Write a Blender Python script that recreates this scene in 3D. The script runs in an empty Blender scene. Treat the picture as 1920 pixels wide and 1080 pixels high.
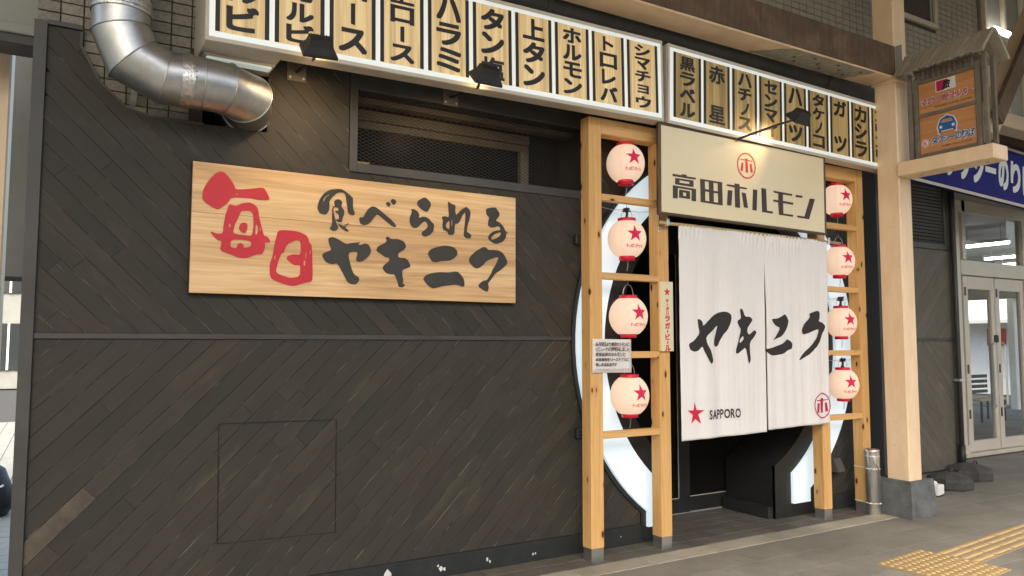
import bpy, bmesh, math, random
from mathutils import Vector, Matrix
from mathutils.geometry import tessellate_polygon

scene = bpy.context.scene
C = scene.collection
R = math.radians
random.seed(7)

# ---------------------------------------------------------------- camera
cam_data = bpy.data.cameras.new('camera')
cam = bpy.data.objects.new('camera', cam_data)
C.objects.link(cam)
scene.camera = cam
YAW, PITCH, ROLL = R(30.668), R(4.177), R(0.06)
fwd = Vector((math.sin(YAW)*math.cos(PITCH), math.cos(YAW)*math.cos(PITCH), math.sin(PITCH)))
rgt = Vector((math.cos(YAW), -math.sin(YAW), 0.0))
up = rgt.cross(fwd)
r2 = rgt*math.cos(ROLL) + up*math.sin(ROLL)
u2 = -rgt*math.sin(ROLL) + up*math.cos(ROLL)
M = Matrix((r2, u2, -fwd)).transposed().to_4x4()
M.translation = Vector((0.0, -4.54, 1.5))
cam.matrix_world = M
cam_data.sensor_width = 36.0
cam_data.lens = 1419.066/1920*36.0
cam_data.clip_start = 0.05
cam_data.clip_end = 400.0

# ---------------------------------------------------------------- world, sun, exposure
SUN_EL, SUN_AZ = R(48), R(205)      # soft daylight from behind the camera, to its left
world = bpy.data.worlds.new('World')
scene.world = world
world.use_nodes = True
wn = world.node_tree
sky = wn.nodes.new('ShaderNodeTexSky')
sky.sky_type = 'NISHITA'
sky.sun_disc = False
sky.sun_elevation = SUN_EL
sky.sun_rotation = SUN_AZ
sky.air_density = 1.3
sky.dust_density = 4.0
sky.ozone_density = 0.6
wn.links.new(sky.outputs[0], wn.nodes['Background'].inputs['Color'])
wn.nodes['Background'].inputs['Strength'].default_value = 0.15
sd = bpy.data.lights.new('sun', 'SUN')
sd.energy = 1.5
sd.angle = R(14)
sd.color = (1.0, 0.94, 0.86)
sun = bpy.data.objects.new('sun', sd)
C.objects.link(sun)
sdir = Vector((math.sin(SUN_AZ)*math.cos(SUN_EL), math.cos(SUN_AZ)*math.cos(SUN_EL), math.sin(SUN_EL)))
sun.rotation_euler = sdir.to_track_quat('Z', 'Y').to_euler()
sun.location = (-6, -14, 14)
scene.view_settings.view_transform = 'Standard'
scene.view_settings.look = 'None'
scene.view_settings.gamma = 1.0
scene.view_settings.use_curve_mapping = False
scene.view_settings.exposure = 1.6
scene.render.engine = 'CYCLES'
scene.cycles.use_denoising = True
scene.cycles.max_bounces = 7
scene.cycles.sample_clamp_indirect = 6.0

# ---------------------------------------------------------------- helpers
def link(o, parent=None):
    C.objects.link(o)
    if parent is not None:
        o.parent = parent
    return o

def obj(name, bm, mat, parent=None, smooth=False):
    me = bpy.data.meshes.new(name)
    bm.to_mesh(me); bm.free()
    for m in (mat if isinstance(mat, (list, tuple)) else [mat]):
        me.materials.append(m)
    if smooth:
        for p in me.polygons: p.use_smooth = True
    return link(bpy.data.objects.new(name, me), parent)

def mobj(name, me, parent=None):
    return link(bpy.data.objects.new(name, me), parent)

def thing(name, label, cat, loc=(0, 0, 0), group=None, rot=(0, 0, 0)):
    o = bpy.data.objects.new(name, None)
    o.empty_display_size = 0.1
    C.objects.link(o)
    o.location = loc; o.rotation_euler = rot
    tag(o, label, cat, group)
    return o

def tag(o, label, cat, group=None):
    o['label'] = label; o['category'] = cat
    if group: o['group'] = group
    return o

def struct(o):
    o['kind'] = 'structure'; return o

def sempty(name, loc=(0, 0, 0)):
    o = bpy.data.objects.new(name, None); C.objects.link(o); o.location = loc
    o['kind'] = 'structure'; return o

def NB(): return bmesh.new()

def box(bm, x0, x1, y0, y1, z0, z1, bev=0.0, mi=0):
    vs = [bm.verts.new((x, y, z)) for x in (x0, x1) for y in (y0, y1) for z in (z0, z1)]
    fs = []
    for f in ((0, 1, 3, 2), (4, 6, 7, 5), (0, 4, 5, 1), (2, 3, 7, 6), (0, 2, 6, 4), (1, 5, 7, 3)):
        fc = bm.faces.new([vs[i] for i in f]); fc.material_index = mi; fs.append(fc)
    if bev > 0:
        es = list({e for f in fs for e in f.edges})
        bmesh.ops.bevel(bm, geom=es, offset=bev, segments=1, affect='EDGES', profile=0.5)
    return vs

def obox(bm, c, ax, ay, az, hx, hy, hz):
    c = Vector(c); ax = Vector(ax).normalized(); ay = Vector(ay).normalized(); az = Vector(az).normalized()
    vs = [bm.verts.new(c + ax*sx*hx + ay*sy*hy + az*sz*hz) for sx in (-1, 1) for sy in (-1, 1) for sz in (-1, 1)]
    for f in ((0, 1, 3, 2), (4, 6, 7, 5), (0, 4, 5, 1), (2, 3, 7, 6), (0, 2, 6, 4), (1, 5, 7, 3)):
        bm.faces.new([vs[i] for i in f])
    return vs

def bar(bm, a, b, w, h, upv=(0, 0, 1)):
    a = Vector(a); b = Vector(b); d = (b-a).normalized(); upv = Vector(upv)
    s = d.cross(upv)
    if s.length < 1e-4: s = d.cross(Vector((0, 1, 0)))
    s.normalize(); t = s.cross(d)
    obox(bm, (a+b)/2, d, s, t, (b-a).length/2, w/2, h/2)

def tube(bm, pts, r, n=8, caps=True):
    pts = [Vector(p) for p in pts]; rings = []
    prev = None
    for i, p in enumerate(pts):
        if i == 0: d = pts[1]-p
        elif i == len(pts)-1: d = p-pts[i-1]
        else: d = (pts[i+1]-p).normalized()+(p-pts[i-1]).normalized()
        d.normalize()
        a = Vector((0, 0, 1)) if prev is None else prev
        if abs(a.dot(d)) > 0.95 and prev is None: a = Vector((0, 1, 0))
        s = (a - d*a.dot(d)).normalized(); prev = s
        t = d.cross(s)
        rr = r[i] if isinstance(r, (list, tuple)) else r
        rings.append([bm.verts.new(p + (s*math.cos(2*math.pi*k/n)+t*math.sin(2*math.pi*k/n))*rr) for k in range(n)])
    for a, b in zip(rings, rings[1:]):
        for k in range(n):
            bm.faces.new((a[k], a[(k+1) % n], b[(k+1) % n], b[k]))
    if caps:
        bm.faces.new(rings[0][::-1]); bm.faces.new(rings[-1])

def lathe(bm, prof, n=32, c=(0, 0, 0), close=False):
    rings = []
    for r, z in prof:
        rings.append([bm.verts.new((c[0]+r*math.cos(2*math.pi*k/n), c[1]+r*math.sin(2*math.pi*k/n), c[2]+z)) for k in range(n)])
    pairs = list(zip(rings, rings[1:]))
    if close: pairs.append((rings[-1], rings[0]))
    for a, b in pairs:
        for k in range(n):
            bm.faces.new((a[k], a[(k+1) % n], b[(k+1) % n], b[k]))
    return rings

def poly2d(bm, loops, fn, depth=0.0):
    """triangulated flat polygon with holes; fn maps (u, v, d) to a point; depth > 0 gives it side walls"""
    flat = [p for l in loops for p in l]
    tris = tessellate_polygon([[Vector((p[0], p[1], 0)) for p in l] for l in loops])
    f = [bm.verts.new(fn(p[0], p[1], depth)) for p in flat]
    for t in tris:
        a, b, c = (Vector(flat[i]) for i in t)
        ar = (b[0]-a[0])*(c[1]-a[1])-(b[1]-a[1])*(c[0]-a[0])
        if abs(ar) < 1e-10: continue
        try: bm.faces.new([f[i] for i in (t if ar > 0 else t[::-1])])
        except ValueError: pass
    if depth > 0:
        g = [bm.verts.new(fn(p[0], p[1], 0.0)) for p in flat]
        i0 = 0
        for l in loops:
            n = len(l)
            for k in range(n):
                a, b = i0+k, i0+(k+1) % n
                bm.faces.new((f[a], f[b], g[b], g[a]))
            i0 += n
        bmesh.ops.recalc_face_normals(bm, faces=bm.faces)

_gl = {}
def glyph(ch, off=0.0):
    """outline of one character from Blender's own built-in font: (verts, faces, (x0, x1, y0, y1))"""
    k = (ch, round(off, 4))
    if k in _gl: return _gl[k]
    cu = bpy.data.curves.new('glyph', 'FONT'); cu.body = ch; cu.offset = off; cu.resolution_u = 3
    o = bpy.data.objects.new('glyph', cu); C.objects.link(o)
    dg = bpy.context.evaluated_depsgraph_get()
    ev = o.evaluated_get(dg); me = ev.to_mesh()
    vs = [(v.co.x, v.co.y) for v in me.vertices]; fs = [tuple(p.vertices) for p in me.polygons]
    ev.to_mesh_clear(); bpy.data.objects.remove(o); bpy.data.curves.remove(cu)
    xs = [v[0] for v in vs] or [0, 1]; ys = [v[1] for v in vs] or [0, 1]
    _gl[k] = (vs, fs, (min(xs), max(xs), min(ys), max(ys)))
    return _gl[k]

def put_glyph(bm, ch, u0, v0, w, h, fn, bold=0.03, shear=0.0):
    """draw ch stretched into the cell (u0, v0, w, h); bold: shifted copies, each a hair in front of the last"""
    vs, fs, (a, b, c, d) = glyph(ch, 0.0)
    if not vs: return
    bx, by = bold*w, bold*h
    sx, sy = (w-2*bx)/max(b-a, 1e-4), (h-2*by)/max(d-c, 1e-4)
    sh = [(0, 0)] if bold <= 0 else [(0, 0), (-1, -1), (1, -1), (1, 1), (-1, 1), (1, 0), (-1, 0), (0, 1), (0, -1)]
    for i, (ox, oy) in enumerate(sh):
        nv = [bm.verts.new(fn(u0+bx+ox*bx+(x-a)*sx+shear*(y-c)*sy, v0+by+oy*by+(y-c)*sy, i*.00012)) for x, y in vs]
        for f in fs:
            try: bm.faces.new([nv[j] for j in f])
            except ValueError: pass

SMALL = 'ッョャュ'
def text_row(bm, s, u0, v0, w, h, fn, off=0.03, shear=0.0):
    cw = w/len(s)
    for i, ch in enumerate(s):
        if ch == ' ': continue
        if ch == 'ー':
            q = [(u0+i*cw+.08*cw, v0+.46*h), (u0+i*cw+.92*cw, v0+.46*h), (u0+i*cw+.92*cw, v0+.60*h), (u0+i*cw+.08*cw, v0+.60*h)]
            g = .5*off
            q = [(q[0][0]-g*cw, q[0][1]-g*h), (q[1][0]+g*cw, q[1][1]-g*h), (q[2][0]+g*cw, q[2][1]+g*h), (q[3][0]-g*cw, q[3][1]+g*h)]
            poly2d(bm, [q], lambda u, v, d: fn(u+shear*(v-v0), v, d)); continue
        k = .68 if ch in SMALL else .92
        put_glyph(bm, ch, u0+i*cw+(1-k)/2*cw, v0, k*cw, h*(k if k < .9 else 1), fn, off, shear)

def latin_row(bm, s, u0, v0, w, h, fn, off=0.0, shear=0.0):
    """natural letter widths, whole row stretched to w x h"""
    x = 0; items = []
    for ch in s:
        if ch == ' ': x += .28; continue
        vs, fs, bb = glyph(ch, 0.0)
        items.append((ch, x, bb)); x += bb[1]-bb[0]+.07
    sx = w/x; hh = .73
    for ch, px, bb in items:
        put_glyph(bm, ch, u0+px*sx, v0, (bb[1]-bb[0])*sx, h, fn, off, shear)

# ---------------------------------------------------------------- materials
def mat(name, col=(.5, .5, .5), rough=.6, metal=0.0, spec=.5, emit=None, es=0.0):
    m = bpy.data.materials.new(name); m.use_nodes = True
    b = m.node_tree.nodes['Principled BSDF']
    b.inputs['Base Color'].default_value = (*col, 1)
    b.inputs['Roughness'].default_value = rough
    b.inputs['Metallic'].default_value = metal
    b.inputs['Specular IOR Level'].default_value = spec
    if emit:
        b.inputs['Emission Color'].default_value = (*emit, 1)
        b.inputs['Emission Strength'].default_value = es
    return m

class NT:
    def __init__(s, m):
        s.t = m.node_tree; s.b = s.t.nodes['Principled BSDF']
    def n(s, typ, **kw):
        x = s.t.nodes.new(typ)
        for k, v in kw.items(): setattr(x, k, v)
        return x
    def l(s, a, b): s.t.links.new(a, b)
    def coord(s, scale=(1, 1, 1), rot=(0, 0, 0), rnd=True):
        tc = s.n('ShaderNodeTexCoord'); mp = s.n('ShaderNodeMapping')
        mp.inputs['Scale'].default_value = scale; mp.inputs['Rotation'].default_value = rot
        if rnd:
            oi = s.n('ShaderNodeObjectInfo'); ml = s.n('ShaderNodeMath', operation='MULTIPLY'); ml.inputs[1].default_value = 37.0
            cb = s.n('ShaderNodeCombineXYZ'); ad = s.n('ShaderNodeVectorMath', operation='ADD')
            s.l(oi.outputs['Random'], ml.inputs[0])
            for i in range(3): s.l(ml.outputs[0], cb.inputs[i])
            s.l(tc.outputs['Object'], mp.inputs['Vector']); s.l(mp.outputs[0], ad.inputs[0]); s.l(cb.outputs[0], ad.inputs[1])
            return ad.outputs[0]
        s.l(tc.outputs['Object'], mp.inputs['Vector'])
        return mp.outputs[0]
    def noise(s, vec, scale=5, detail=5, rough=.6, dist=0.0):
        x = s.n('ShaderNodeTexNoise'); x.inputs['Scale'].default_value = scale
        x.inputs['Detail'].default_value = detail; x.inputs['Roughness'].default_value = rough
        x.inputs['Distortion'].default_value = dist
        s.l(vec, x.inputs['Vector']); return x.outputs[0]
    def ramp(s, f, stops):
        x = s.n('ShaderNodeValToRGB'); e = x.color_ramp.elements
        while len(e) < len(stops): e.new(.5)
        for i, (p, c) in enumerate(stops):
            e[i].position = p; e[i].color = (*c, 1) if len(c) == 3 else c
        s.l(f, x.inputs[0]); return x.outputs[0]
    def mix(s, f, a, b, mode='MIX'):
        x = s.n('ShaderNodeMix', data_type='RGBA', blend_type=mode)
        if isinstance(f, (int, float)): x.inputs[0].default_value = f
        else: s.l(f, x.inputs[0])
        for v, i in ((a, 6), (b, 7)):
            if isinstance(v, tuple): x.inputs[i].default_value = (*v, 1)
            else: s.l(v, x.inputs[i])
        return x.outputs[2]
    def bump(s, h, strength=.2, dist=.01):
        x = s.n('ShaderNodeBump'); x.inputs['Strength'].default_value = strength; x.inputs['Distance'].default_value = dist
        s.l(h, x.inputs['Height']); s.l(x.outputs[0], s.b.inputs['Normal'])
    def rough(s, f, lo, hi):
        x = s.n('ShaderNodeMapRange'); x.inputs[3].default_value = lo; x.inputs[4].default_value = hi
        s.l(f, x.inputs[0]); s.l(x.outputs[0], s.b.inputs['Roughness'])
    def col(s, c): s.l(c, s.b.inputs['Base Color'])
    def random(s):
        return s.n('ShaderNodeObjectInfo').outputs['Random']

def mottled(name, c0, c1, scale=6, rough=.7, bump=.1, bd=.004, metal=0.0, spec=.5, rnd=.0, fine=60):
    m = mat(name, c0, rough, metal, spec); t = NT(m); v = t.coord()
    f = t.noise(v, scale, 6, .65)
    c = t.ramp(f, [(.3, c0), (.7, c1)])
    if rnd:
        rr = t.ramp(t.random(), [(0, (1-rnd,)*3), (1, (1+rnd,)*3)])
        c = t.mix(1.0, c, rr, 'MULTIPLY')
    t.col(c)
    if bump: t.bump(t.noise(v, fine, 4, .7), bump, bd)
    return m

# charred-look cladding planks: grain runs along local X
def plank_mat(name='dark_stained_wood', tone_k=1.0):
    m = mat(name, rough=.62, spec=.25); t = NT(m)
    v = t.coord((1.6, 24, 24)); v2 = t.coord((1, 3.2, 3.2)); v3 = t.coord((3.2, 60, 60))
    grain = t.noise(v, 2.2, 8, .7, .6)
    big = t.noise(v2, 1.6, 4, .6)
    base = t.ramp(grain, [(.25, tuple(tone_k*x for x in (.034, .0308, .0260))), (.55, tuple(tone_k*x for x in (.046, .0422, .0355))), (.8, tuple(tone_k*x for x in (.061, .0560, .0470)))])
    tone = t.ramp(t.random(), [(0, (.89, .90, .87)), (.35, (.95, .97, .93)), (.62, (1.02, .99, .95)), (.85, (1.13, 1.06, 1.0)), (1, (.93, .94, .91))])
    c = t.mix(1.0, base, tone, 'MULTIPLY')
    lf = t.ramp(t.noise(t.coord((.9, .9, .9)), 1.3, 3, .5), [(.3, (.86, .88, .88)), (.7, (1.15, 1.11, 1.08))]); c = t.mix(1.0, c, lf, 'MULTIPLY')
    worn = t.ramp(big, [(.61, (0, 0, 0)), (.76, (1, 1, 1))])
    wm = t.n('ShaderNodeMath', operation='MULTIPLY'); t.l(worn, wm.inputs[0]); wm.inputs[1].default_value = .45
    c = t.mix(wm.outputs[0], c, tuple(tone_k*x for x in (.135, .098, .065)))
    sc = t.ramp(t.noise(v3, 1.7, 3, .5), [(.715, (0, 0, 0)), (.74, (1, 1, 1))])
    sm = t.n('ShaderNodeMath', operation='MULTIPLY'); t.l(sc, sm.inputs[0]); t.l(t.ramp(t.noise(v2, 2.3, 2), [(.5, (0, 0, 0)), (.62, (.55,)*3)]), sm.inputs[1])
    c = t.mix(sm.outputs[0], c, (.20, .185, .16))
    # paint worn through along some plank edges
    sp = t.n('ShaderNodeSeparateXYZ'); tc = t.n('ShaderNodeTexCoord'); t.l(tc.outputs['Object'], sp.inputs[0])
    ab = t.n('ShaderNodeMath', operation='ABSOLUTE'); t.l(sp.outputs['Z'], ab.inputs[0])
    eg = t.n('ShaderNodeMapRange'); eg.inputs[1].default_value = .0405; eg.inputs[2].default_value = .0436; t.l(ab.outputs[0], eg.inputs[0])
    em_ = t.n('ShaderNodeMath', operation='MULTIPLY'); t.l(eg.outputs[0], em_.inputs[0]); t.l(t.ramp(t.noise(t.coord((2.4, .5, 9)), 2.2, 4, .65), [(.53, (0, 0, 0)), (.63, (.85,)*3)]), em_.inputs[1])
    c = t.mix(em_.outputs[0], c, (.24, .215, .175))
    t.col(c); t.bump(grain, .15, .003); t.rough(grain, .55, .78)
    return m

# softwood posts: grain along local Z, brown knots
def pine_mat(name, axis='Z', c0=(.58, .315, .105), c1=(.76, .465, .185), knots=True):
    m = mat(name, rough=.55, spec=.35); t = NT(m)
    k = {'Z': (22, 22, 1.1), 'X': (1.1, 22, 22)}[axis]
    kk = {'Z': (1, 1, .42), 'X': (.42, 1, 1)}[axis]
    v = t.coord(k); vk = t.coord(kk)
    g = t.noise(v, 1.6, 6, .6, .8)
    c = t.ramp(g, [(.28, c0), (.5, tuple((a+b)/2 for a, b in zip(c0, c1))), (.72, c1)])
    tone = t.ramp(t.random(), [(0, (.93, .92, .9)), (1, (1.06, 1.05, 1.03))])
    c = t.mix(1.0, c, tone, 'MULTIPLY')
    if knots:
        vo = t.n('ShaderNodeTexVoronoi', feature='F1'); vo.inputs['Scale'].default_value = 12.5; vo.inputs['Randomness'].default_value = 1.0
        t.l(vk, vo.inputs['Vector'])
        kf = t.ramp(vo.outputs['Distance'], [(.11, (1, 1, 1)), (.16, (0, 0, 0))])
        halo = t.ramp(vo.outputs['Distance'], [(.12, (.30,)*3), (.30, (0, 0, 0))])
        sel = t.ramp(vo.outputs['Color'], [(.26, (0, 0, 0)), (.30, (1, 1, 1))])
        kf = t.mix(1.0, kf, sel, 'MULTIPLY'); halo = t.mix(1.0, halo, sel, 'MULTIPLY')
        c = t.mix(halo, c, (.33, .13, .035)); c = t.mix(kf, c, (.075, .022, .008))
    t.col(c); t.bump(g, .12, .003)
    return m

def board_mat(name, cols, axis='X', emit=0.0, sc=1.5, rough=.42):
    m = mat(name, rough=rough, spec=.4); t = NT(m)
    v = t.coord({'X': (.5, 9, 9), 'Z': (14, 14, .45)}[axis])
    g = t.noise(v, sc, 7, .62, .9)
    v2 = t.coord({'X': (1.5, 60, 60), 'Z': (90, 90, 1.2)}[axis]); f = t.noise(v2, 1.4, 4, .6)
    c = t.ramp(g, [(.28, cols[0]), (.46, cols[1]), (.6, cols[2]), (.75, cols[1])])
    c = t.mix(1.0, c, t.ramp(f, [(.3, (.86,)*3), (.7, (1.1,)*3)]), 'MULTIPLY')
    t.col(c)
    if emit:
        t.l(c, t.b.inputs['Emission Color']); t.b.inputs['Emission Strength'].default_value = emit
    return m

M_plank = plank_mat()
M_plank_worn = mottled('worn_bare_plank', (.042, .036, .029), (.118, .090, .061), 9, .7, .2, .003)
M_meshwire = mat('dark_brown_wire', (.030, .024, .019), .6)
M_plank_side = plank_mat('grazing_lit_plank', 2.7)  # lighter plank copy: grazing light on the side wall put into the colour
M_trim = mottled('dark_painted_trim', (.042, .039, .034), (.064, .060, .053), 5, .5, .08)
M_black = mottled('black_painted_steel', (.012, .012, .012), (.022, .022, .021), 8, .5, .06)
M_backing = mat('black_backing', (.008, .008, .008), .9)
M_skirt = mottled('black_skirting_paint', (.010, .012, .012), (.024, .027, .026), 7, .6, .25, .006)
M_chip = mottled('bare_chipped_plaster', (.55, .55, .53), (.75, .75, .73), 30, .8, .2)
M_post = pine_mat('knotty_pine_post')
M_rung = pine_mat('knotty_pine_rung', 'X', (.58, .325, .115), (.74, .455, .19))
M_board = board_mat('honey_wood_board', [(.45, .265, .125), (.64, .405, .195), (.76, .53, .28)], 'X', 0.0, 1.25)
M_boardedge = mat('dark_board_edge', (.03, .015, .010), .5)
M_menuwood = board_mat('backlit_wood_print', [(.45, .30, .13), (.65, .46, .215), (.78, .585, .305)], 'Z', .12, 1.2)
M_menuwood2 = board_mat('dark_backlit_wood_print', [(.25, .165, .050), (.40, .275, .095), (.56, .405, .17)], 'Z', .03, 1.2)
M_red = mottled('red_lettering', (.48, .018, .030), (.55, .028, .042), 9, .55, 0)
M_ink = mottled('charcoal_lettering', (.032, .029, .024), (.046, .042, .035), 9, .6, 0)
M_printblack = mat('printed_black', (.016, .013, .011), .5)
M_lit = mat('lit_white_acrylic', (.8, .82, .8), .35, emit=(.90, 1.0, .95), es=.10)
M_ring = mat('white_ring_panel', (.60, .66, .69), .4, emit=(.72, .90, 1.0), es=.19)  # even bluish emission added, raising the brightness of the panel
M_alu = mottled('beige_aluminium', (.50, .45, .36), (.60, .54, .44), 4, .45, .04)
M_bronze = mottled('bronze_aluminium', (.085, .055, .032), (.12, .08, .05), 4, .4, .03, metal=.4)
M_cream = mottled('cream_sign_board', (.78, .665, .43), (.82, .71, .47), 2, .30, 0)
M_brown = mat('dark_brown_lettering', (.045, .032, .024), .5)
M_redlogo = mat('red_logo', (.62, .03, .03), .5)
M_magenta = mat('crimson_print', (.46, .010, .075), .7)
M_cloth = mottled('white_cotton', (.76, .725, .695), (.81, .775, .745), 3, .9, .12, .0015, fine=420)
_t = NT(M_cloth); _t.bump(_t.noise(_t.coord((5, 5, 1.1), (0, R(9), 0)), 2.6, 7, .62, .6), .30, .010)
M_clothink = mat('black_cloth_dye', (.030, .026, .024), .9)
M_wordmark = mat('dark_violet_grey_print', (.065, .045, .055), .9)
M_red2 = mat('red_print', (.60, .012, .045), .75)
M_paperlamp = mottled('lit_lantern_paper', (.45, .335, .26), (.49, .37, .29), 4, .8, .0)
_pb = M_paperlamp.node_tree.nodes['Principled BSDF']
_pb.inputs['Emission Color'].default_value = (1.0, .70, .50, 1); _pb.inputs['Emission Strength'].default_value = .21
M_lanternred = mat('glossy_red_plastic', (.66, .012, .045), .3)
M_starlit = mat('lit_red_lantern_print', (.52, .008, .060), .8, emit=(1.0, .02, .10), es=.05)
M_wire = mat('steel_wire', (.42, .40, .37), .35, .8)
M_cable = mat('black_cable', (.012, .012, .012), .5)
M_bamboo = mottled('bamboo_pole', (.42, .30, .12), (.56, .42, .20), 8, .5, .05)
M_zinc = mottled('zinc_bracket', (.55, .56, .54), (.68, .69, .67), 12, .4, .05, metal=.7)
M_paper = mottled('white_paper', (.70, .66, .62), (.74, .70, .67), 3, .9, 0)
M_pen = mat('grey_marker_ink', (.10, .09, .085), .9)
M_ivory = mottled('ivory_plate', (.72, .64, .42), (.76, .68, .46), 4, .4, 0)
M_ivoryedge = mat('yellow_plate_edge', (.80, .58, .28), .45)
M_fixture = mottled('black_lamp_housing', (.018, .018, .017), (.030, .030, .028), 9, .55, .05)
M_rail = mottled('brown_window_rail', (.13, .10, .068), (.18, .14, .095), 4, .5, .05)
M_plate = mottled('brown_lamp_plate', (.115, .10, .078), (.15, .13, .10), 6, .5, .05)
M_lens = mat('lit_lamp_lens', (.8, .7, .5), .3, emit=(1.0, .72, .38), es=1.2)
M_glassdark = mat('dark_glass', (.010, .010, .010), .28, spec=.05)
M_concrete = mottled('dark_stained_concrete', (.062, .066, .066), (.15, .158, .155), 7, .75, .35, .006)
M_beige = mottled('beige_steel_paint', (.82, .61, .39), (.87, .66, .44), 3, .5, .05)
_t = NT(M_beige); _src = _t.b.inputs['Base Color'].links[0].from_socket
_chip = _t.ramp(_t.noise(_t.coord((1, 1, 1)), 34, 4, .6), [(.70, (0, 0, 0)), (.73, (.55,)*3)])
_dirt = _t.ramp(_t.noise(_t.coord((3, 3, .8)), 2.2, 6, .7), [(.30, (.88, .86, .83)), (.62, (1.03,)*3)])
_t.col(_t.mix(_chip, _t.mix(1.0, _src, _dirt, 'MULTIPLY'), (.30, .17, .08)))
M_beige2 = mottled('dull_beige_paint', (.50, .385, .26), (.60, .465, .32), 3, .6, .05)

def rust_mat():
    m = mat('grimy_brown_beam_paint', rough=.75); t = NT(m)
    v = t.coord((1, 1, 1), rnd=False); n1 = t.noise(v, 3, 8, .7); n2 = t.noise(t.coord((14, 14, 1.5), rnd=False), 2, 5, .7)
    c = t.ramp(n1, [(.28, (.070, .040, .023)), (.5, (.115, .072, .043)), (.72, (.20, .138, .088))])
    c = t.mix(1.0, c, t.ramp(n2, [(.3, (.75, .72, .70)), (.7, (1.15,)*3)]), 'MULTIPLY')
    t.col(c); t.bump(n1, .3, .004); return m
M_rust = rust_mat()
M_peel = mottled('peeled_grey_paint', (.27, .245, .19), (.46, .41, .32), 26, .85, .5, .004)
M_gutter = mottled('grey_gutter', (.055, .053, .048), (.095, .09, .08), 3, .5, .05)
M_tile = mottled('speckled_grey_tile', (.15, .135, .105), (.29, .26, .205), 55, .6, .25, .002, rnd=.14, fine=160)
M_tilefar = mottled('grey_brown_tile', (.28, .265, .215), (.37, .35, .285), 12, .6, .2, .002)
M_grout = mottled('dark_grout', (.050, .040, .028), (.08, .066, .047), 9, .9, .1)

def galv_mat():
    m = mat('galvanised_steel', (.5, .5, .49), .3, 1.0); t = NT(m)
    v = t.coord((2.5, 2.5, 2.5)); f = t.noise(v, 5, 6, .7); f2 = t.noise(t.coord((3, 3, 40)), 6, 4, .6)
    t.col(t.ramp(f, [(.3, (.42, .42, .405)), (.7, (.60, .60, .585))])); t.rough(f2, .30, .50); t.bump(f, .06, .003); return m
M_galv = galv_mat()
M_tape = mottled('crinkled_foil_tape', (.60, .58, .55), (.80, .78, .76), 30, .28, .9, .006, metal=1.0, fine=45)
M_stainless = mottled('stainless_steel', (.66, .66, .65), (.80, .80, .79), 3, .34, .03, metal=1.0)

def pave_mat(name, c0, c1, rnd=.05, speck=(.24, .225, .19)):
    m = mat(name, rough=.8, spec=.35); t = NT(m); v = t.coord((1, 1, 1)); tc = t.coord((1, 1, 1), rnd=False)
    f = t.noise(v, 3.2, 7, .7); gp_0 = t.n('ShaderNodeNewGeometry').outputs['Position']; s = t.noise(v, 105, 4, .85); gum = t.ramp(t.noise(gp_0, 9, 2, .4), [(.70, (0, 0, 0)), (.735, (.35,)*3)])
    c = t.ramp(f, [(.28, c0), (.72, c1)])
    gp_ = t.n('ShaderNodeNewGeometry').outputs['Position']; st = t.noise(gp_, 1.5, 6, .65, .5)
    c = t.mix(1.0, c, t.ramp(st, [(.30, (.76, .76, .75)), (.5, (1.0, 1.0, .99)), (.70, (1.14, 1.13, 1.10))]), 'MULTIPLY')
    c = t.mix(gum, c, tuple(x*.5 for x in c0))
    sp = t.ramp(s, [(.56, (0, 0, 0)), (.70, (.5,)*3)])
    c = t.mix(sp, c, speck)
    dk = t.ramp(s, [(.34, (.5,)*3), (.46, (0, 0, 0))]); c = t.mix(dk, c, tuple(x*.45 for x in c0))
    rr = t.ramp(t.random(), [(0, (1-rnd,)*3), (1, (1+rnd,)*3)]); c = t.mix(1.0, c, rr, 'MULTIPLY')
    t.col(c); t.bump(s, .3, .003); t.rough(f, .6, .88); return m
M_paver = pave_mat('grey_granite_paver', (.150, .140, .115), (.215, .200, .168))
M_edge = pave_mat('pale_granite_edging', (.27, .245, .19), (.38, .345, .27), .10, (.42, .38, .31))
M_floor = pave_mat('dark_porch_tile', (.085, .078, .066), (.13, .12, .10), .14, (.16, .15, .13))
M_joint = mottled('sandy_joint', (.050, .046, .038), (.080, .074, .061), 20, .95, .2)
M_asphalt = pave_mat('asphalt', (.045, .045, .043), (.065, .065, .062), 0)
M_yellow = mottled('dirty_yellow_tactile', (.235, .16, .068), (.32, .22, .095), 14, .7, .2, .003, rnd=.06)
M_yellowtop = mottled('pale_yellow_stud', (.36, .255, .110), (.47, .335, .155), 20, .6, .1, .002)  # stud and bar tops, lighter than the tile under them
M_yellow2 = mottled('faded_yellow_tactile', (.22, .155, .085), (.29, .205, .115), 10, .7, .2, .003, rnd=.06)
M_white = mottled('white_paint', (.72, .72, .70), (.80, .80, .78), 4, .5, .03)
M_greywall = mottled('grey_metal_panel', (.25, .25, .215), (.31, .31, .27), 2, .5, .02)
M_blue = mottled('blue_sign_sheet', (.020, .022, .150), (.026, .029, .19), 2, .75, 0, spec=.15)
M_signwhite = mat('white_sign_print', (.72, .74, .72), .45)
M_signblue = mat('blue_sign_print', (.02, .11, .36), .5)
M_wood2 = board_mat('brown_sign_wood', [(.34, .145, .055), (.50, .225, .085), (.58, .28, .11)], 'X', 0, 1.6, .6)
M_oldwood = mottled('weathered_grey_timber', (.13, .11, .083), (.22, .185, .14), 9, .8, .3, .004, rnd=.12)
M_roofslat = mottled('taupe_roof_slat', (.27, .23, .175), (.36, .31, .24), 5, .7, .1, rnd=.14)
M_doorframe = mottled('champagne_aluminium', (.50, .45, .37), (.58, .53, .44), 3, .4, .02)
M_rubber = mottled('dusty_black_rubber', (.035, .034, .032), (.075, .072, .066), 12, .9, .4, .006)
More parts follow.
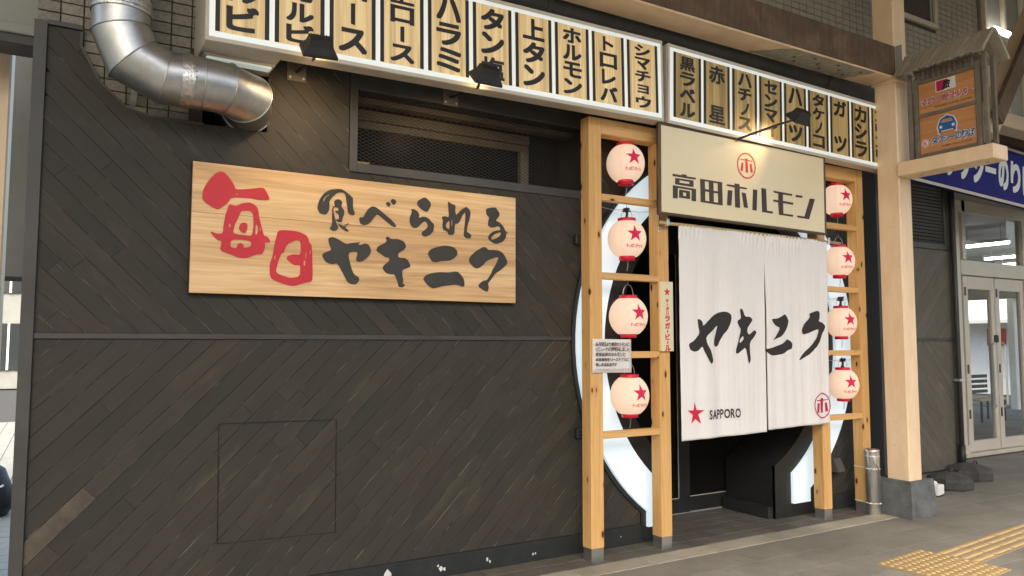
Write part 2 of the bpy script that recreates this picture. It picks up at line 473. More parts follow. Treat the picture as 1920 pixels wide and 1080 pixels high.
M_tubelight = mat('fluorescent_tube', (.9, .9, .9), .3, emit=(1, .97, .93), es=5.0)
M_plaster = mottled('pale_plaster', (.55, .55, .53), (.64, .64, .62), 2, .8, .05)
M_winglass = mat('tinted_window_glass', (.035, .04, .04), .08, spec=.6)
M_bagcloth = mottled('black_nylon', (.010, .010, .011), (.022, .022, .023), 10, .5, .3, .01)

def glass_mat():
    m = bpy.data.materials.new('clear_glass'); m.use_nodes = True; nt = m.node_tree
    nt.nodes.remove(nt.nodes['Principled BSDF'])
    out = nt.nodes['Material Output']; a = nt.nodes.new('ShaderNodeBsdfTransparent'); g = nt.nodes.new('ShaderNodeBsdfGlossy')
    a.inputs[0].default_value = (.86, .88, .87, 1); g.inputs['Roughness'].default_value = .02
    fr = nt.nodes.new('ShaderNodeFresnel'); fr.inputs[0].default_value = 1.5
    mx = nt.nodes.new('ShaderNodeMixShader'); nt.links.new(fr.outputs[0], mx.inputs[0])
    nt.links.new(a.outputs[0], mx.inputs[1]); nt.links.new(g.outputs[0], mx.inputs[2]); nt.links.new(mx.outputs[0], out.inputs[0])
    return m
M_glass = glass_mat()

# lettering outlines, millimetres in the plane of their board or cloth
DATA = {'mai':[[[(148,694),(162,692),(171,686),(186,671),(197,657),(215,633),(223,620),(226,605),(239,601),(274,605),(304,611),(360,623),(382,625),(393,617),(401,605),(416,577),(419,565),(416,557),(403,554),(366,552),(345,553),(316,556),(287,556),(228,553),(204,545),(193,524),(180,509),(152,484),(139,476),(130,476),(117,481),(90,495),(75,505),(58,520),(53,536),(55,569),(60,589),(74,618),(85,637),(105,666),(118,679),(137,691)],[(232,574),(236,576),(238,576),(241,573),(241,571),(236,568),(234,568),(232,572)]],[[(204,512),(225,505),(240,507),(261,520),(276,526),(300,531),(313,531),(330,525),(339,519),(352,505),(358,490),(363,456),(368,435),(376,407),(382,386),(391,354),(397,343),(407,343),(415,338),(427,321),(430,314),(425,307),(419,305),(405,307),(400,300),(401,279),(398,265),(389,243),(379,235),(359,233),(342,227),(310,213),(292,208),(268,207),(248,211),(213,224),(192,230),(164,239),(156,253),(161,286),(159,298),(147,299),(138,303),(125,314),(116,323),(105,338),(102,344),(105,347),(111,346),(127,340),(139,338),(160,340),(168,351),(169,383),(172,405),(177,439),(183,463),(193,501)],[(268,479),(279,481),(290,482),(310,484),(319,480),(327,467),(330,452),(333,419),(333,394),(329,353),(320,339),(296,340),(275,341),(236,343),(223,351),(226,376),(231,396),(244,428),(252,447),(261,471)],[(222,308),(253,311),(275,312),(311,308),(323,301),(323,283),(315,275),(292,268),(284,269),(281,281),(278,287),(270,292),(263,293),(253,289),(248,283),(244,267),(236,263),(216,266),(210,275),(211,298)],[(347,407),(354,403),(357,395),(359,374),(358,363),(353,350),(350,346),(346,348),(345,360),(345,396)],[(367,404),(370,398),(372,391),(376,374),(376,369),(373,371),(370,379),(367,399)],[(199,397),(204,400),(206,398),(208,390),(207,385),(202,378),(200,380),(198,392)]],[[(280,412),(292,411),(297,406),(300,395),(300,384),(296,365),(292,357),(285,351),(278,351),(265,358),(259,364),(254,376),(254,384),(258,398),(263,405),(272,411)]],[[(483,383),(514,387),(539,387),(581,385),(604,380),(629,370),(641,363),(650,350),(654,342),(656,329),(661,321),(672,308),(677,264),(682,143),(681,100),(674,90),(664,85),(640,81),(622,75),(588,63),(570,59),(549,60),(531,64),(498,73),(478,80),(453,91),(442,99),(434,112),(431,129),(430,169),(432,189),(441,211),(446,231),(450,269),(454,294),(461,328),(466,348),(471,373)],[(582,331),(601,329),(608,312),(609,263),(601,246),(573,247),(557,244),(536,237),(529,230),(527,220),(533,211),(552,195),(562,188),(570,183),(580,182),(601,184),(608,171),(607,131),(596,115),(565,108),(543,108),(510,116),(492,122),(472,132),(467,146),(474,180),(480,204),(493,241),(500,252),(506,248),(511,258),(521,290),(534,307),(565,326)],[(639,265),(642,263),(642,255),(640,231),(638,223),(635,222),(635,231),(637,257)],[(628,212),(636,215),(638,208),(636,187),(634,181),(629,185),(627,191),(626,206)],[(457,231),(462,235),(463,232),(462,217),(460,211),(458,209),(456,213),(456,225)],[(662,277),(667,276),(668,271),(667,258),(666,253),(663,254),(661,259),(661,273)]]],'blk':[[[(704,547),(709,570),(714,585),(724,604),(732,616),(746,633),(756,642),(772,652),(787,658),(814,664),(828,666),(845,667),(855,665),(868,660),(881,652),(907,634),(917,625),(923,618),(924,604),(924,568),(927,550),(935,532),(937,523),(935,516),(931,513),(921,511),(913,513),(898,520),(892,532),(888,561),(884,583),(878,623),(873,638),(865,645),(858,647),(848,647),(839,646),(825,641),(814,633),(798,616),(789,605),(778,589),(775,576),(777,551),(776,538),(772,523),(767,514),(755,502),(745,500),(725,504),(716,509),(708,522),(705,529),(703,537)],[(772,627),(775,625),(771,620),(756,608),(750,599),(744,583),(741,578),(739,579),(738,583),(741,596),(744,603),(752,611),(758,616),(768,624)]],[[(831,602),(842,600),(848,597),(855,588),(856,580),(851,565),(854,555),(866,542),(870,533),(870,521),(868,510),(861,491),(858,480),(857,466),(851,461),(837,461),(829,463),(820,470),(818,473),(820,476),(824,478),(835,479),(838,485),(836,504),(831,512),(817,519),(813,523),(814,527),(818,529),(829,530),(833,535),(832,547),(826,551),(808,551),(802,544),(802,527),(804,515),(808,499),(812,486),(819,461),(824,449),(832,435),(833,426),(828,416),(822,410),(810,404),(800,405),(783,414),(781,422),(792,436),(795,452),(794,488),(794,507),(793,530),(794,541),(798,550),(802,555),(809,559),(810,564),(806,575),(805,582),(809,591),(814,596),(824,601)]],[[(835,449),(843,448),(850,446),(863,439),(871,439),(881,448),(886,453),(890,457),(893,458),(900,457),(896,452),(880,438),(880,429),(896,417),(900,411),(896,407),(889,407),(873,413),(863,419),(848,430),(841,437),(834,446)]],[[(966,492),(969,501),(974,504),(987,504),(995,510),(1004,529),(1011,542),(1024,560),(1033,569),(1048,578),(1058,579),(1074,575),(1087,568),(1112,551),(1135,535),(1178,504),(1196,488),(1209,471),(1211,464),(1206,460),(1199,460),(1186,463),(1172,472),(1142,493),(1122,507),(1092,527),(1079,529),(1069,518),(1060,506),(1043,482),(1033,471),(1018,461),(1009,458),(998,456),(990,457),(977,462),(971,469),(967,484)]],[[(1142,610),(1151,617),(1158,617),(1169,610),(1172,604),(1168,594),(1166,590),(1160,587),(1156,588),(1148,593),(1144,597),(1140,605)]],[[(1173,629),(1181,638),(1187,640),(1200,636),(1205,631),(1209,623),(1207,616),(1200,605),(1194,602),(1185,604),(1180,609),(1173,621)]],[[(1409,671),(1420,666),(1429,660),(1444,646),(1449,637),(1451,624),(1447,611),(1433,586),(1422,578),(1406,581),(1394,586),(1376,597),(1366,605),(1356,618),(1353,627),(1357,641),(1368,651),(1395,667)]],[[(1314,585),(1324,587),(1333,586),(1348,580),(1357,574),(1367,560),(1370,551),(1367,536),(1371,533),(1384,540),(1392,543),(1405,544),(1415,543),(1433,536),(1444,529),(1455,515),(1462,509),(1470,505),(1473,500),(1475,488),(1474,477),(1470,457),(1464,446),(1450,431),(1439,424),(1418,415),(1406,414),(1391,422),(1387,428),(1390,441),(1397,449),(1414,461),(1422,469),(1429,480),(1430,489),(1425,503),(1420,509),(1412,513),(1405,512),(1393,504),(1384,496),(1372,482),(1363,474),(1349,466),(1339,465),(1322,469),(1314,477),(1305,496),(1302,507),(1303,524),(1306,538),(1316,563),(1318,574),(1312,582)]],[[(1534,555),(1551,560),(1561,560),(1573,555),(1578,557),(1582,567),(1581,587),(1575,637),(1574,655),(1577,659),(1583,657),(1599,649),(1610,645),(1626,642),(1631,631),(1628,604),(1630,591),(1635,579),(1641,580),(1655,596),(1665,607),(1684,622),(1695,629),(1708,636),(1717,635),(1729,626),(1736,618),(1743,605),(1744,592),(1738,564),(1734,547),(1726,527),(1722,510),(1716,479),(1720,467),(1737,459),(1744,454),(1750,446),(1749,439),(1743,428),(1734,425),(1713,427),(1704,430),(1695,440),(1693,451),(1696,476),(1698,498),(1703,538),(1705,562),(1704,593),(1700,598),(1686,580),(1678,567),(1668,544),(1661,532),(1650,520),(1643,516),(1631,516),(1626,501),(1624,457),(1614,441),(1588,438),(1578,441),(1575,454),(1567,461),(1547,466),(1540,474),(1536,491),(1536,503),(1539,523),(1538,534),(1531,548)],[(1570,519),(1582,531),(1587,529),(1588,508),(1588,496),(1586,481),(1582,476),(1574,478),(1569,482),(1561,491),(1560,498),(1565,511)],[(1604,543),(1607,542),(1608,532),(1608,504),(1606,496),(1603,500),(1602,510),(1602,535)]],[[(1866,639),(1883,645),(1898,649),(1926,654),(1940,652),(1951,640),(1959,630),(1970,612),(1966,597),(1944,571),(1943,561),(1963,555),(1976,548),(1993,534),(2002,523),(2012,503),(2021,494),(2037,484),(2038,482),(2025,482),(2021,476),(2021,460),(2016,447),(2000,426),(1983,415),(1949,403),(1930,403),(1908,413),(1896,420),(1883,432),(1880,441),(1884,456),(1892,466),(1912,482),(1925,489),(1945,495),(1956,497),(1972,499),(1976,504),(1973,517),(1969,522),(1959,525),(1950,524),(1933,517),(1923,514),(1909,512),(1899,513),(1883,520),(1878,528),(1880,547),(1882,559),(1887,575),(1884,584),(1870,595),(1865,606),(1862,629)],[(1915,455),(1932,469),(1946,476),(1971,484),(1980,483),(1980,472),(1975,464),(1961,452),(1950,444),(1930,435),(1920,432),(1910,430),(1906,431),(1904,437),(1905,442),(1908,448)]],[[(778,360),(797,366),(811,365),(835,356),(850,348),(875,334),(891,331),(916,338),(934,341),(965,346),(974,347),(973,343),(970,340),(960,335),(962,332),(977,331),(986,333),(999,341),(1009,342),(1026,337),(1035,328),(1045,304),(1046,290),(1036,270),(1024,256),(999,235),(984,227),(966,225),(957,227),(950,235),(951,247),(959,277),(952,286),(923,284),(911,280),(903,272),(902,261),(905,239),(911,217),(924,175),(932,156),(942,144),(950,138),(965,131),(971,125),(973,114),(970,105),(957,89),(947,83),(930,83),(919,85),(901,94),(892,104),(880,127),(868,149),(841,194),(826,207),(808,201),(795,201),(771,207),(758,215),(745,235),(740,245),(740,255),(742,261),(750,267),(762,273),(787,284),(793,294),(783,313),(778,326),(774,350)]],[[(1146,393),(1157,394),(1164,391),(1173,383),(1185,382),(1213,384),(1230,383),(1257,375),(1269,366),(1278,347),(1278,336),(1270,323),(1258,313),(1234,298),(1226,288),(1226,272),(1238,266),(1273,266),(1291,256),(1309,227),(1312,215),(1306,209),(1294,203),(1266,193),(1256,182),(1257,160),(1258,146),(1263,126),(1263,116),(1259,106),(1262,101),(1274,95),(1274,90),(1264,80),(1255,77),(1238,79),(1231,83),(1229,96),(1223,112),(1208,148),(1197,159),(1179,157),(1166,159),(1147,165),(1137,173),(1125,189),(1124,199),(1132,212),(1142,221),(1162,237),(1168,246),(1165,259),(1159,263),(1145,263),(1134,267),(1115,280),(1102,287),(1085,297),(1081,306),(1086,322),(1100,334),(1137,354),(1148,367),(1143,386)]],[[(1436,314),(1449,330),(1462,338),(1487,348),(1505,354),(1532,361),(1550,364),(1576,365),(1593,363),(1619,357),(1631,350),(1642,338),(1646,329),(1647,313),(1642,303),(1626,288),(1613,279),(1593,270),(1574,266),(1538,262),(1520,259),(1503,253),(1490,251),(1470,253),(1459,260),(1446,278),(1440,289),(1433,303)]],[[(1405,145),(1417,159),(1431,167),(1459,177),(1480,182),(1516,187),(1538,188),(1568,188),(1592,190),(1633,197),(1652,195),(1668,183),(1678,172),(1693,153),(1698,138),(1701,114),(1699,104),(1690,97),(1680,98),(1660,106),(1645,108),(1622,108),(1599,105),(1553,98),(1524,92),(1486,80),(1466,80),(1447,89),(1436,97),(1419,112),(1411,122),(1403,136)]],[[(1736,288),(1744,303),(1754,315),(1778,336),(1796,349),(1828,368),(1843,374),(1857,374),(1866,370),(1878,360),(1889,357),(1909,359),(1926,360),(1956,359),(1974,354),(1996,341),(2009,327),(2024,301),(2030,288),(2031,273),(2022,260),(1995,237),(1976,222),(1946,204),(1930,190),(1914,169),(1902,155),(1884,133),(1879,122),(1885,110),(1885,99),(1881,79),(1876,72),(1864,73),(1850,78),(1819,94),(1808,103),(1808,115),(1815,124),(1835,140),(1848,146),(1866,149),(1879,159),(1898,187),(1906,201),(1911,216),(1919,230),(1938,258),(1948,276),(1960,301),(1959,309),(1944,310),(1926,304),(1885,289),(1864,276),(1843,253),(1828,241),(1804,227),(1790,225),(1774,231),(1762,240),(1742,261),(1735,271),(1734,280)]]],'noL':[[[(179,879),(193,878),(202,874),(215,863),(220,853),(222,832),(232,833),(259,855),(283,872),(326,902),(355,916),(399,931),(427,938),(467,942),(489,939),(516,929),(527,919),(533,899),(532,883),(523,854),(513,835),(493,806),(478,788),(453,764),(440,748),(424,724),(414,709),(401,686),(391,676),(373,669),(363,670),(350,681),(346,692),(346,714),(352,733),(370,768),(379,791),(391,826),(383,830),(351,808),(327,793),(288,771),(270,758),(255,742),(252,729),(258,704),(270,682),(300,641),(314,613),(327,572),(326,554),(310,539),(297,544),(274,571),(259,592),(236,627),(225,646),(217,668),(207,668),(186,646),(170,637),(143,632),(126,634),(101,644),(91,656),(83,682),(92,696),(124,712),(146,727),(182,758),(191,781),(183,818),(179,840),(175,870)]],[[(643,971),(657,963),(667,949),(682,917),(699,907),(734,908),(751,903),(768,888),(769,878),(757,863),(744,850),(718,827),(709,812),(706,793),(709,781),(721,766),(739,770),(781,795),(801,800),(818,790),(821,781),(810,765),(792,748),(749,715),(735,689),(734,643),(736,615),(743,575),(740,556),(726,536),(718,539),(709,565),(702,592),(689,646),(677,660),(656,649),(640,639),(613,622),(597,616),(579,616),(574,623),(577,644),(583,664),(599,703),(612,733),(633,785),(633,811),(610,837),(601,851),(597,867),(605,876),(632,888),(639,904),(633,942),(632,958),(637,970)],[(660,751),(667,736),(661,725),(636,706),(625,700),(618,704),(618,710),(625,726),(634,736),(651,751)]]],'noR':[[[(1003,895),(1045,897),(1071,902),(1106,915),(1126,923),(1151,934),(1164,933),(1180,919),(1189,907),(1200,887),(1200,871),(1191,843),(1182,826),(1164,802),(1147,786),(1117,762),(1095,750),(1060,738),(1038,731),(1008,723),(1007,727),(1032,747),(1050,767),(1081,808),(1081,825),(1052,835),(1034,844),(1012,861),(1002,872),(992,889)]],[[(927,651),(980,659),(1017,667),(1077,683),(1109,693),(1144,707),(1160,715),(1173,727),(1187,728),(1215,717),(1229,709),(1244,695),(1247,683),(1241,659),(1231,649),(1205,644),(1183,636),(1142,618),(1115,610),(1075,604),(1046,600),(996,597),(972,600),(948,611),(934,621),(916,641)]],[[(1467,949),(1513,962),(1539,968),(1572,973),(1587,970),(1600,960),(1604,947),(1602,918),(1597,904),(1584,890),(1593,883),(1631,876),(1652,868),(1677,850),(1681,836),(1669,813),(1661,802),(1647,793),(1636,777),(1619,738),(1598,712),(1553,675),(1526,654),(1487,626),(1464,610),(1431,592),(1402,578),(1346,556),(1334,558),(1353,583),(1381,608),(1445,656),(1482,685),(1526,724),(1548,748),(1570,784),(1576,801),(1571,815),(1551,814),(1497,798),(1460,787),(1404,771),(1383,775),(1375,803),(1380,823),(1402,855),(1421,876),(1457,910),(1465,926),(1455,940)]]],'noStar':[[[(131,257),(151,196),(226,191),(168,161),(194,90),(135,129),(95,96),(109,161),(58,195),(116,194)]]],'noLogo':[[[(1730,164),(1728,147),(1724,131),(1716,115),(1706,101),(1694,89),(1680,79),(1664,71),(1647,65),(1629,62),(1611,62),(1593,64),(1576,69),(1559,77),(1544,87),(1531,98),(1520,112),(1511,126),(1504,142),(1501,159),(1500,176),(1501,192),(1506,208),(1513,224),(1523,237),(1535,250),(1549,260),(1564,268),(1581,274),(1599,277),(1617,278),(1635,276),(1652,271),(1669,264),(1684,254),(1698,243),(1710,229),(1719,214),(1726,198),(1729,181)],[(1719,164),(1718,149),(1713,134),(1706,120),(1697,108),(1686,97),(1673,88),(1659,80),(1644,75),(1628,73),(1611,73),(1595,75),(1579,79),(1564,86),(1551,95),(1539,105),(1529,117),(1520,131),(1515,145),(1511,160),(1510,175),(1512,190),(1516,205),(1523,218),(1531,231),(1542,242),(1555,251),(1569,259),(1584,264),(1600,267),(1616,267),(1633,265),(1649,261),(1664,255),(1678,246),(1690,235),(1701,223),(1709,210),(1715,195),(1718,180)]],[[(1530,218),(1586,220),(1588,234),(1631,233),(1632,220),(1694,220),(1694,213),(1632,211),(1626,110),(1587,110),(1586,210),(1531,209)]],[[(1539,193),(1570,191),(1553,113),(1531,112)]],[[(1652,193),(1681,193),(1693,118),(1662,116)]]],'shop':[[[(130,313),(220,313),(224,322),(269,322),(273,311),(364,312),(362,297),(130,296)]],[[(156,285),(341,287),(340,237),(155,237)],[(198,273),(299,272),(297,255),(199,254)]],[[(132,227),(366,225),(364,130),(319,130),(321,211),(181,212),(178,131),(132,132)]],[[(195,202),(303,201),(302,141),(193,141)],[(232,185),(266,184),(263,158),(233,158)]],[[(409,310),(642,310),(645,128),(413,131)],[(457,297),(500,297),(501,236),(459,236)],[(548,297),(595,297),(595,233),(549,233)],[(460,218),(502,218),(503,145),(460,146)],[(550,216),(596,216),(597,144),(550,145)]],[[(695,302),(780,302),(779,317),(832,318),(834,299),(915,298),(913,286),(834,285),(836,128),(782,128),(778,286),(695,289)]],[[(704,256),(754,258),(739,137),(693,136)]],[[(857,255),(902,254),(925,136),(879,138)]],[[(987,295),(1035,295),(1024,125),(975,126)]],[[(1083,317),(1137,316),(1144,138),(1214,137),(1211,121),(1088,121)]],[[(1226,311),(1453,308),(1450,292),(1339,292),(1337,239),(1463,236),(1461,219),(1339,220),(1339,133),(1459,134),(1456,117),(1286,119),(1280,220),(1221,221),(1223,237),(1281,237),(1283,293),(1229,296)]],[[(1498,307),(1581,308),(1578,290),(1497,289)]],[[(1675,296),(1739,296),(1659,116),(1510,118),(1510,134),(1602,134)]]],'shopLogo':[[[(847,524),(903,525),(903,535),(929,536),(929,525),(986,525),(983,518),(929,517),(934,423),(907,423),(904,519),(846,518)]],[[(862,497),(883,498),(873,428),(849,429)]],[[(954,498),(976,498),(988,430),(963,430)]]]}

# ================================================================ ground
g = NB(); s = 60
for (x0, x1, y0, y1) in ((-60, 60, -60, 60),):
    vs = [g.verts.new(p) for p in ((x0, y0, -.03), (x1, y0, -.03), (x1, y1, -.03), (x0, y1, -.03))]; g.faces.new(vs)
struct(obj('street', g, M_asphalt))

pave = sempty('pavement')
g = NB(); box(g, -2.6, 16, -5.6, -.5, -.028, -.006); box(g, 6.75, 16, -.4995, 1.16, -.028, -.006)
obj('joint_bed', g, M_joint, pave)
def slab_mesh(name, w, d, t, bev, m):
    g = NB(); box(g, -w/2, w/2, -d/2, d/2, -t, 0, bev)
    me = bpy.data.meshes.new(name); g.to_mesh(me); g.free(); me.materials.append(m); return me
pm = slab_mesh('paver', .5965, .2965, .02, .0012, M_paver)
def lay_pavers(x0, x1, ytop, rows):
    for r in range(rows):
        y = ytop-.15-.3*r
        x = x0+(.3 if r % 2 else 0)+.3
        while x < x1:
            o = mobj('paver', pm, pave); o.location = (x, y, random.uniform(-.0012, .0012))
            x += .6
lay_pavers(1.2, 9.4, -.502, 7)
lay_pavers(6.9, 12.8, 1.0, 5)
# far / near rest of the pavement in one sheet of relief
g = NB()
box(g, 9.72, 16, -5.6, -.505, -.02, -.002); box(g, -2.6, 1.1, -5.6, -.505, -.02, -.002); box(g, 1.12, 9.7, -5.6, -2.63, -.02, -.002)
o = obj('outer_paving', g, M_paver, pave)

edge = sempty('granite_edging')
g = NB(); box(g, 1.0, 6.75, -.5, -.31, -.028, -.008); obj('joint_bed', g, M_joint, edge)
em = slab_mesh('edging_stone', .594, .184, .02, .004, M_edge)
for k in range(9):
    o = mobj('edging_stone', em, edge); o.location = (1.45+.6*k, -.405, .001+random.uniform(-.001, .001))

porch = sempty('porch_floor')
g = NB(); box(g, 1.0, 6.75, -.3095, .60, -.028, -.007); obj('joint_bed', g, M_joint, porch)
fm = slab_mesh('floor_tile', .146, .146, .02, .003, M_floor)
for i in range(37):
    for j in range(6):
        x, y = 1.15+.15*i, -.232+.15*j
        if y > .05 and not 3.6 < x < 6.0: continue
        if abs(x-1.2) < .2: continue
        o = mobj('floor_tile', fm, porch); o.location = (x, y, random.uniform(-.0008, .0008))

# tactile paving, turned a little against the facade
tac = sempty('tactile_paving', (5.42, -1.20, .0))
tac.rotation_euler = (0, 0, R(5.5))
def dome_mesh():
    g = NB(); box(g, -.149, .149, -.149, .149, -.01, .006, .002)
    for i in range(5):
        for j in range(5):
            lathe(g, [(.0175, .0055), (.0150, .0095), (.0105, .0112), (.0001, .0114)], 10, (-.118+.059*i, -.118+.059*j, 0))
    for f in g.faces:
        if f.calc_center_median().z > .0065: f.material_index = 1
    me = bpy.data.meshes.new('dotted_tile'); g.to_mesh(me); g.free(); me.materials.append(M_yellow); me.materials.append(M_yellowtop); return me
def bar_mesh():
    g = NB(); box(g, -.149, .149, -.149, .149, -.01, .005, .002)
    for j in range(4):
        y = -.112+.075*j
        vs = [g.verts.new(p) for p in ((-.135, y-.017, .0048), (.135, y-.017, .0048), (.135, y+.017, .0048), (-.135, y+.017, .0048),
                                       (-.125, y-.010, .0105), (.125, y-.010, .0105), (.125, y+.010, .0105), (-.125, y+.010, .0105))]
        for f in ((4, 5, 6, 7), (0, 1, 5, 4), (1, 2, 6, 5), (2, 3, 7, 6), (3, 0, 4, 7)): g.faces.new([vs[i] for i in f]).material_index = 1
    me = bpy.data.meshes.new('barred_tile'); g.to_mesh(me); g.free(); me.materials.append(M_yellow2); me.materials.append(M_yellowtop); return me
dm, bmh = dome_mesh(), bar_mesh()
for i in range(2):
    for j in range(2):
        o = mobj('dotted_tile', dm, tac); o.location = (-.15-.3*i, -.16-.3*j, .002)
for k in range(12):
    o = mobj('barred_tile', bmh, tac); o.location = (.15+.3*k, -.27, .002)

# ================================================================ facade of the restaurant
CX, CZ = 4.80, 1.505            # centre of the round gateway
fac = thing('shop_facade', 'dark stained diagonal plank facade of the restaurant around the round white ring', 'facade')
PW = .090
cells_up = [
    [(-.125, 1.552), (6.9, 1.552), (6.9, 2.60), (-.125, 2.60)],
    [(-.125, 2.60), (1.50, 2.60), (1.50, 2.746), (-.125, 2.746)],
    [(3.33, 2.60), (6.9, 2.60), (6.9, 3.2), (3.33, 3.2)],
    [(-.125, 2.746), (.367, 2.746), (.248, 2.78), (-.125, 2.78)],
    [(-.125, 2.78), (.248, 2.78), (.116, 2.905), (-.125, 2.905)],
    [(-.125, 2.905), (.116, 2.905), (.027, 3.077), (-.125, 3.077)],
    [(-.125, 3.077), (.030, 3.077), (.030, 3.155), (-.125, 3.155)],
    [(1.0, 2.746), (1.50, 2.746), (1.50, 3.25), (1.0, 3.25)],
]
cells_lo = [[(-.125, .135), (6.9, .135), (6.9, 1.520), (-.125, 1.520)]]

def clip(poly, nx, nz, c):
    """keep nx*x + nz*z <= c"""
    out = []
    for i in range(len(poly)):
        a, b = poly[i], poly[(i+1) % len(poly)]
        da, db = nx*a[0]+nz*a[1]-c, nx*b[0]+nz*b[1]-c
        if da <= 0: out.append(a)
        if (da < 0 < db) or (db < 0 < da):
            t = da/(da-db); out.append((a[0]+(b[0]-a[0])*t, a[1]+(b[1]-a[1])*t))
    return out
def area(p):
    return .5*sum(p[i][0]*p[(i+1) % len(p)][1]-p[(i+1) % len(p)][0]*p[i][1] for i in range(len(p)))

def connected(polys):
    def touch(p, q):
        for s_, o_ in ((p, q), (q, p)):
            for a in s_:
                for i in range(len(o_)):
                    b, c = Vector(o_[i]), Vector(o_[(i+1) % len(o_)]); d = c-b
                    if d.length < 1e-9: continue
                    t = max(0, min(1, (Vector(a)-b).dot(d)/d.dot(d)))
                    if (Vector(a)-b-d*t).length < 1e-4: return True
        return False
    groups = []
    for p in polys:
        hit = [g_ for g_ in groups if any(touch(p, q) for q in g_)]
        for h in hit: groups.remove(h)
        groups.append([p]+[q for h in hit for q in h])
    return groups

def make_plank(polys, ang, v0, v1, y0, parent, m_=None):
    pts = [p for q in polys for p in q]
    d = (math.cos(ang), -math.sin(ang)); n = (math.sin(ang), math.cos(ang))
    us = [p[0]*d[0]+p[1]*d[1] for p in pts]
    uc, vc = (min(us)+max(us))/2, (v0+v1)/2
    g = NB(); th = .011
    dy = random.uniform(-.0012, .0012)
    for q in polys:
        loc = [((p[0]*d[0]+p[1]*d[1])-uc, (p[0]*n[0]+p[1]*n[1])-vc) for p in q]
        if area(loc) < 0: loc = loc[::-1]
        top = [g.verts.new((u, dy, v)) for u, v in loc]
        g.faces.new(top)
        m = len(loc)
        for i in range(m):
            a, b = loc[i], loc[(i+1) % m]
            if abs(a[1]-b[1]) < 1e-6 and abs(abs(a[1])-(v1-v0)/2) < 1e-4 or (abs(a[0]-b[0]) < 1e-6):
                q4 = [g.verts.new((a[0], dy, a[1])), g.verts.new((a[0], th, a[1])), g.verts.new((b[0], th, b[1])), g.verts.new((b[0], dy, b[1]))]
                g.faces.new(q4)
    bmesh.ops.recalc_face_normals(g, faces=g.faces)
    for f in g.faces:
        if abs(f.normal.y) > .9 and f.normal.y > 0: f.normal_flip()
    o = obj('plank', g, m_ or M_plank, parent)
    o.rotation_euler = (0, ang, 0)
    o.location = (uc*d[0]+vc*n[0], y0, uc*d[1]+vc*n[1])
    return o

def plank_field(cells, ang, y0, parent, xlim, circle=None, seed=1, gap=.0012, m=None, extra=None):
    rnd = random.Random(seed)
    d = (math.cos(ang), -math.sin(ang)); n = (math.sin(ang), math.cos(ang))
    pts = [p for c in cells for p in c]
    vs = [p[0]*n[0]+p[1]*n[1] for p in pts]; us = [p[0]*d[0]+p[1]*d[1] for p in pts]
    k0, k1 = int(math.floor(min(vs)/PW)), int(math.ceil(max(vs)/PW))
    for k in range(k0, k1):
        v0, v1 = k*PW+gap, (k+1)*PW-gap
        cuts = [min(us)-1]; u = min(us)+rnd.uniform(-.2, 1.6)
        while u < max(us): cuts.append(u); u += rnd.uniform(1.2, 1.95)
        cuts.append(max(us)+1)
        if extra and v0 <= extra[0]*n[0]+extra[1]*n[1] <= v1: cuts = [cuts[0], extra[2], extra[2]+1.5, cuts[-1]]
        sides = [None]
        if circle:
            cu, cv = circle[0]*d[0]+circle[1]*d[1], circle[0]*n[0]+circle[1]*n[1]
            dv = (v0+v1)/2-cv
            if abs(dv) < circle[2]:
                h = math.sqrt(circle[2]**2-dv*dv); sides = [(-h, dv, cu, cv), (h, dv, cu, cv)]
        for sd_ in sides:
            for a, b in zip(cuts, cuts[1:]):
                out = []
                for c in cells:
                    q = clip(c, n[0], n[1], v1); q = clip(q, -n[0], -n[1], -v0) if q else q
                    q = clip(q, d[0], d[1], b-gap*.6) if q else q; q = clip(q, -d[0], -d[1], -(a+gap*.6)) if q else q
                    q = clip(q, 1, 0, xlim[1]) if q else q; q = clip(q, -1, 0, -xlim[0]) if q else q
                    if q and sd_:
                        h, dv, cu, cv = sd_; rr = circle[2]
                        # outward normal at the crossing, in (u, v) -> (x, z)
                        nu, nv = h/rr, dv/rr
                        nx, nz = nu*d[0]+nv*n[0], nu*d[1]+nv*n[1]
                        c0 = nu*(cu+h)+nv*(cv+dv)
                        q = clip(q, -nx, -nz, -c0)
                        s_ = 1 if h > 0 else -1
                        q = clip(q, -s_*d[0], -s_*d[1], -s_*cu) if q else q
                    if q and len(q) > 2 and abs(area(q)) > 2e-4: out.append(q)
                for grp in connected(out): make_plank(grp, ang, v0, v1, y0, parent, m)

gate = (CX, CZ, 1.50)
plank_field(cells_up, R(45), 0, fac, (-.125, 6.62), gate, 3)
plank_field(cells_lo, R(-45), 0, fac, (-.125, 6.62), gate, 5, extra=(.0, .60, .62))
# one board at the lower left is worn bare
for o in fac.children:
    if o.name.startswith('plank'):
        loc = [o.matrix_basis @ v.co for v in o.data.vertices]
        if abs((o.matrix_basis.inverted() @ Vector((0, 0, .60))).z) < PW/2 and min(p.x for p in loc) < 0 < max(p.x for p in loc) < .4 and max(p.z for p in loc) < 1.0:
            o.data.materials[0] = M_plank_worn; o['label'] = 'plank worn bare to brown wood'
# black backing behind the plank joints
g = NB()
def bq(x0, x1, z0, z1): 
    f = g.faces.new([g.verts.new(p) for p in ((x0, .0125, z0), (x1, .0125, z0), (x1, .0125, z1), (x0, .0125, z1))])
for c in cells_up[1:2]+cells_up[3:]:
    g.faces.new([g.verts.new((p[0], .0125, p[1])) for p in c])
bq(-.15, 3.35, 0, 2.60)
obj('backing_board', g, M_backing, fac)
g = NB(); bq(6.15, 6.9, 0, 3.2); obj('backing_board', g, M_backing, fac)
g = NB(); bq(3.36, 3.55, 2.3, 3.2); obj('backing_board', g, M_backing, fac)
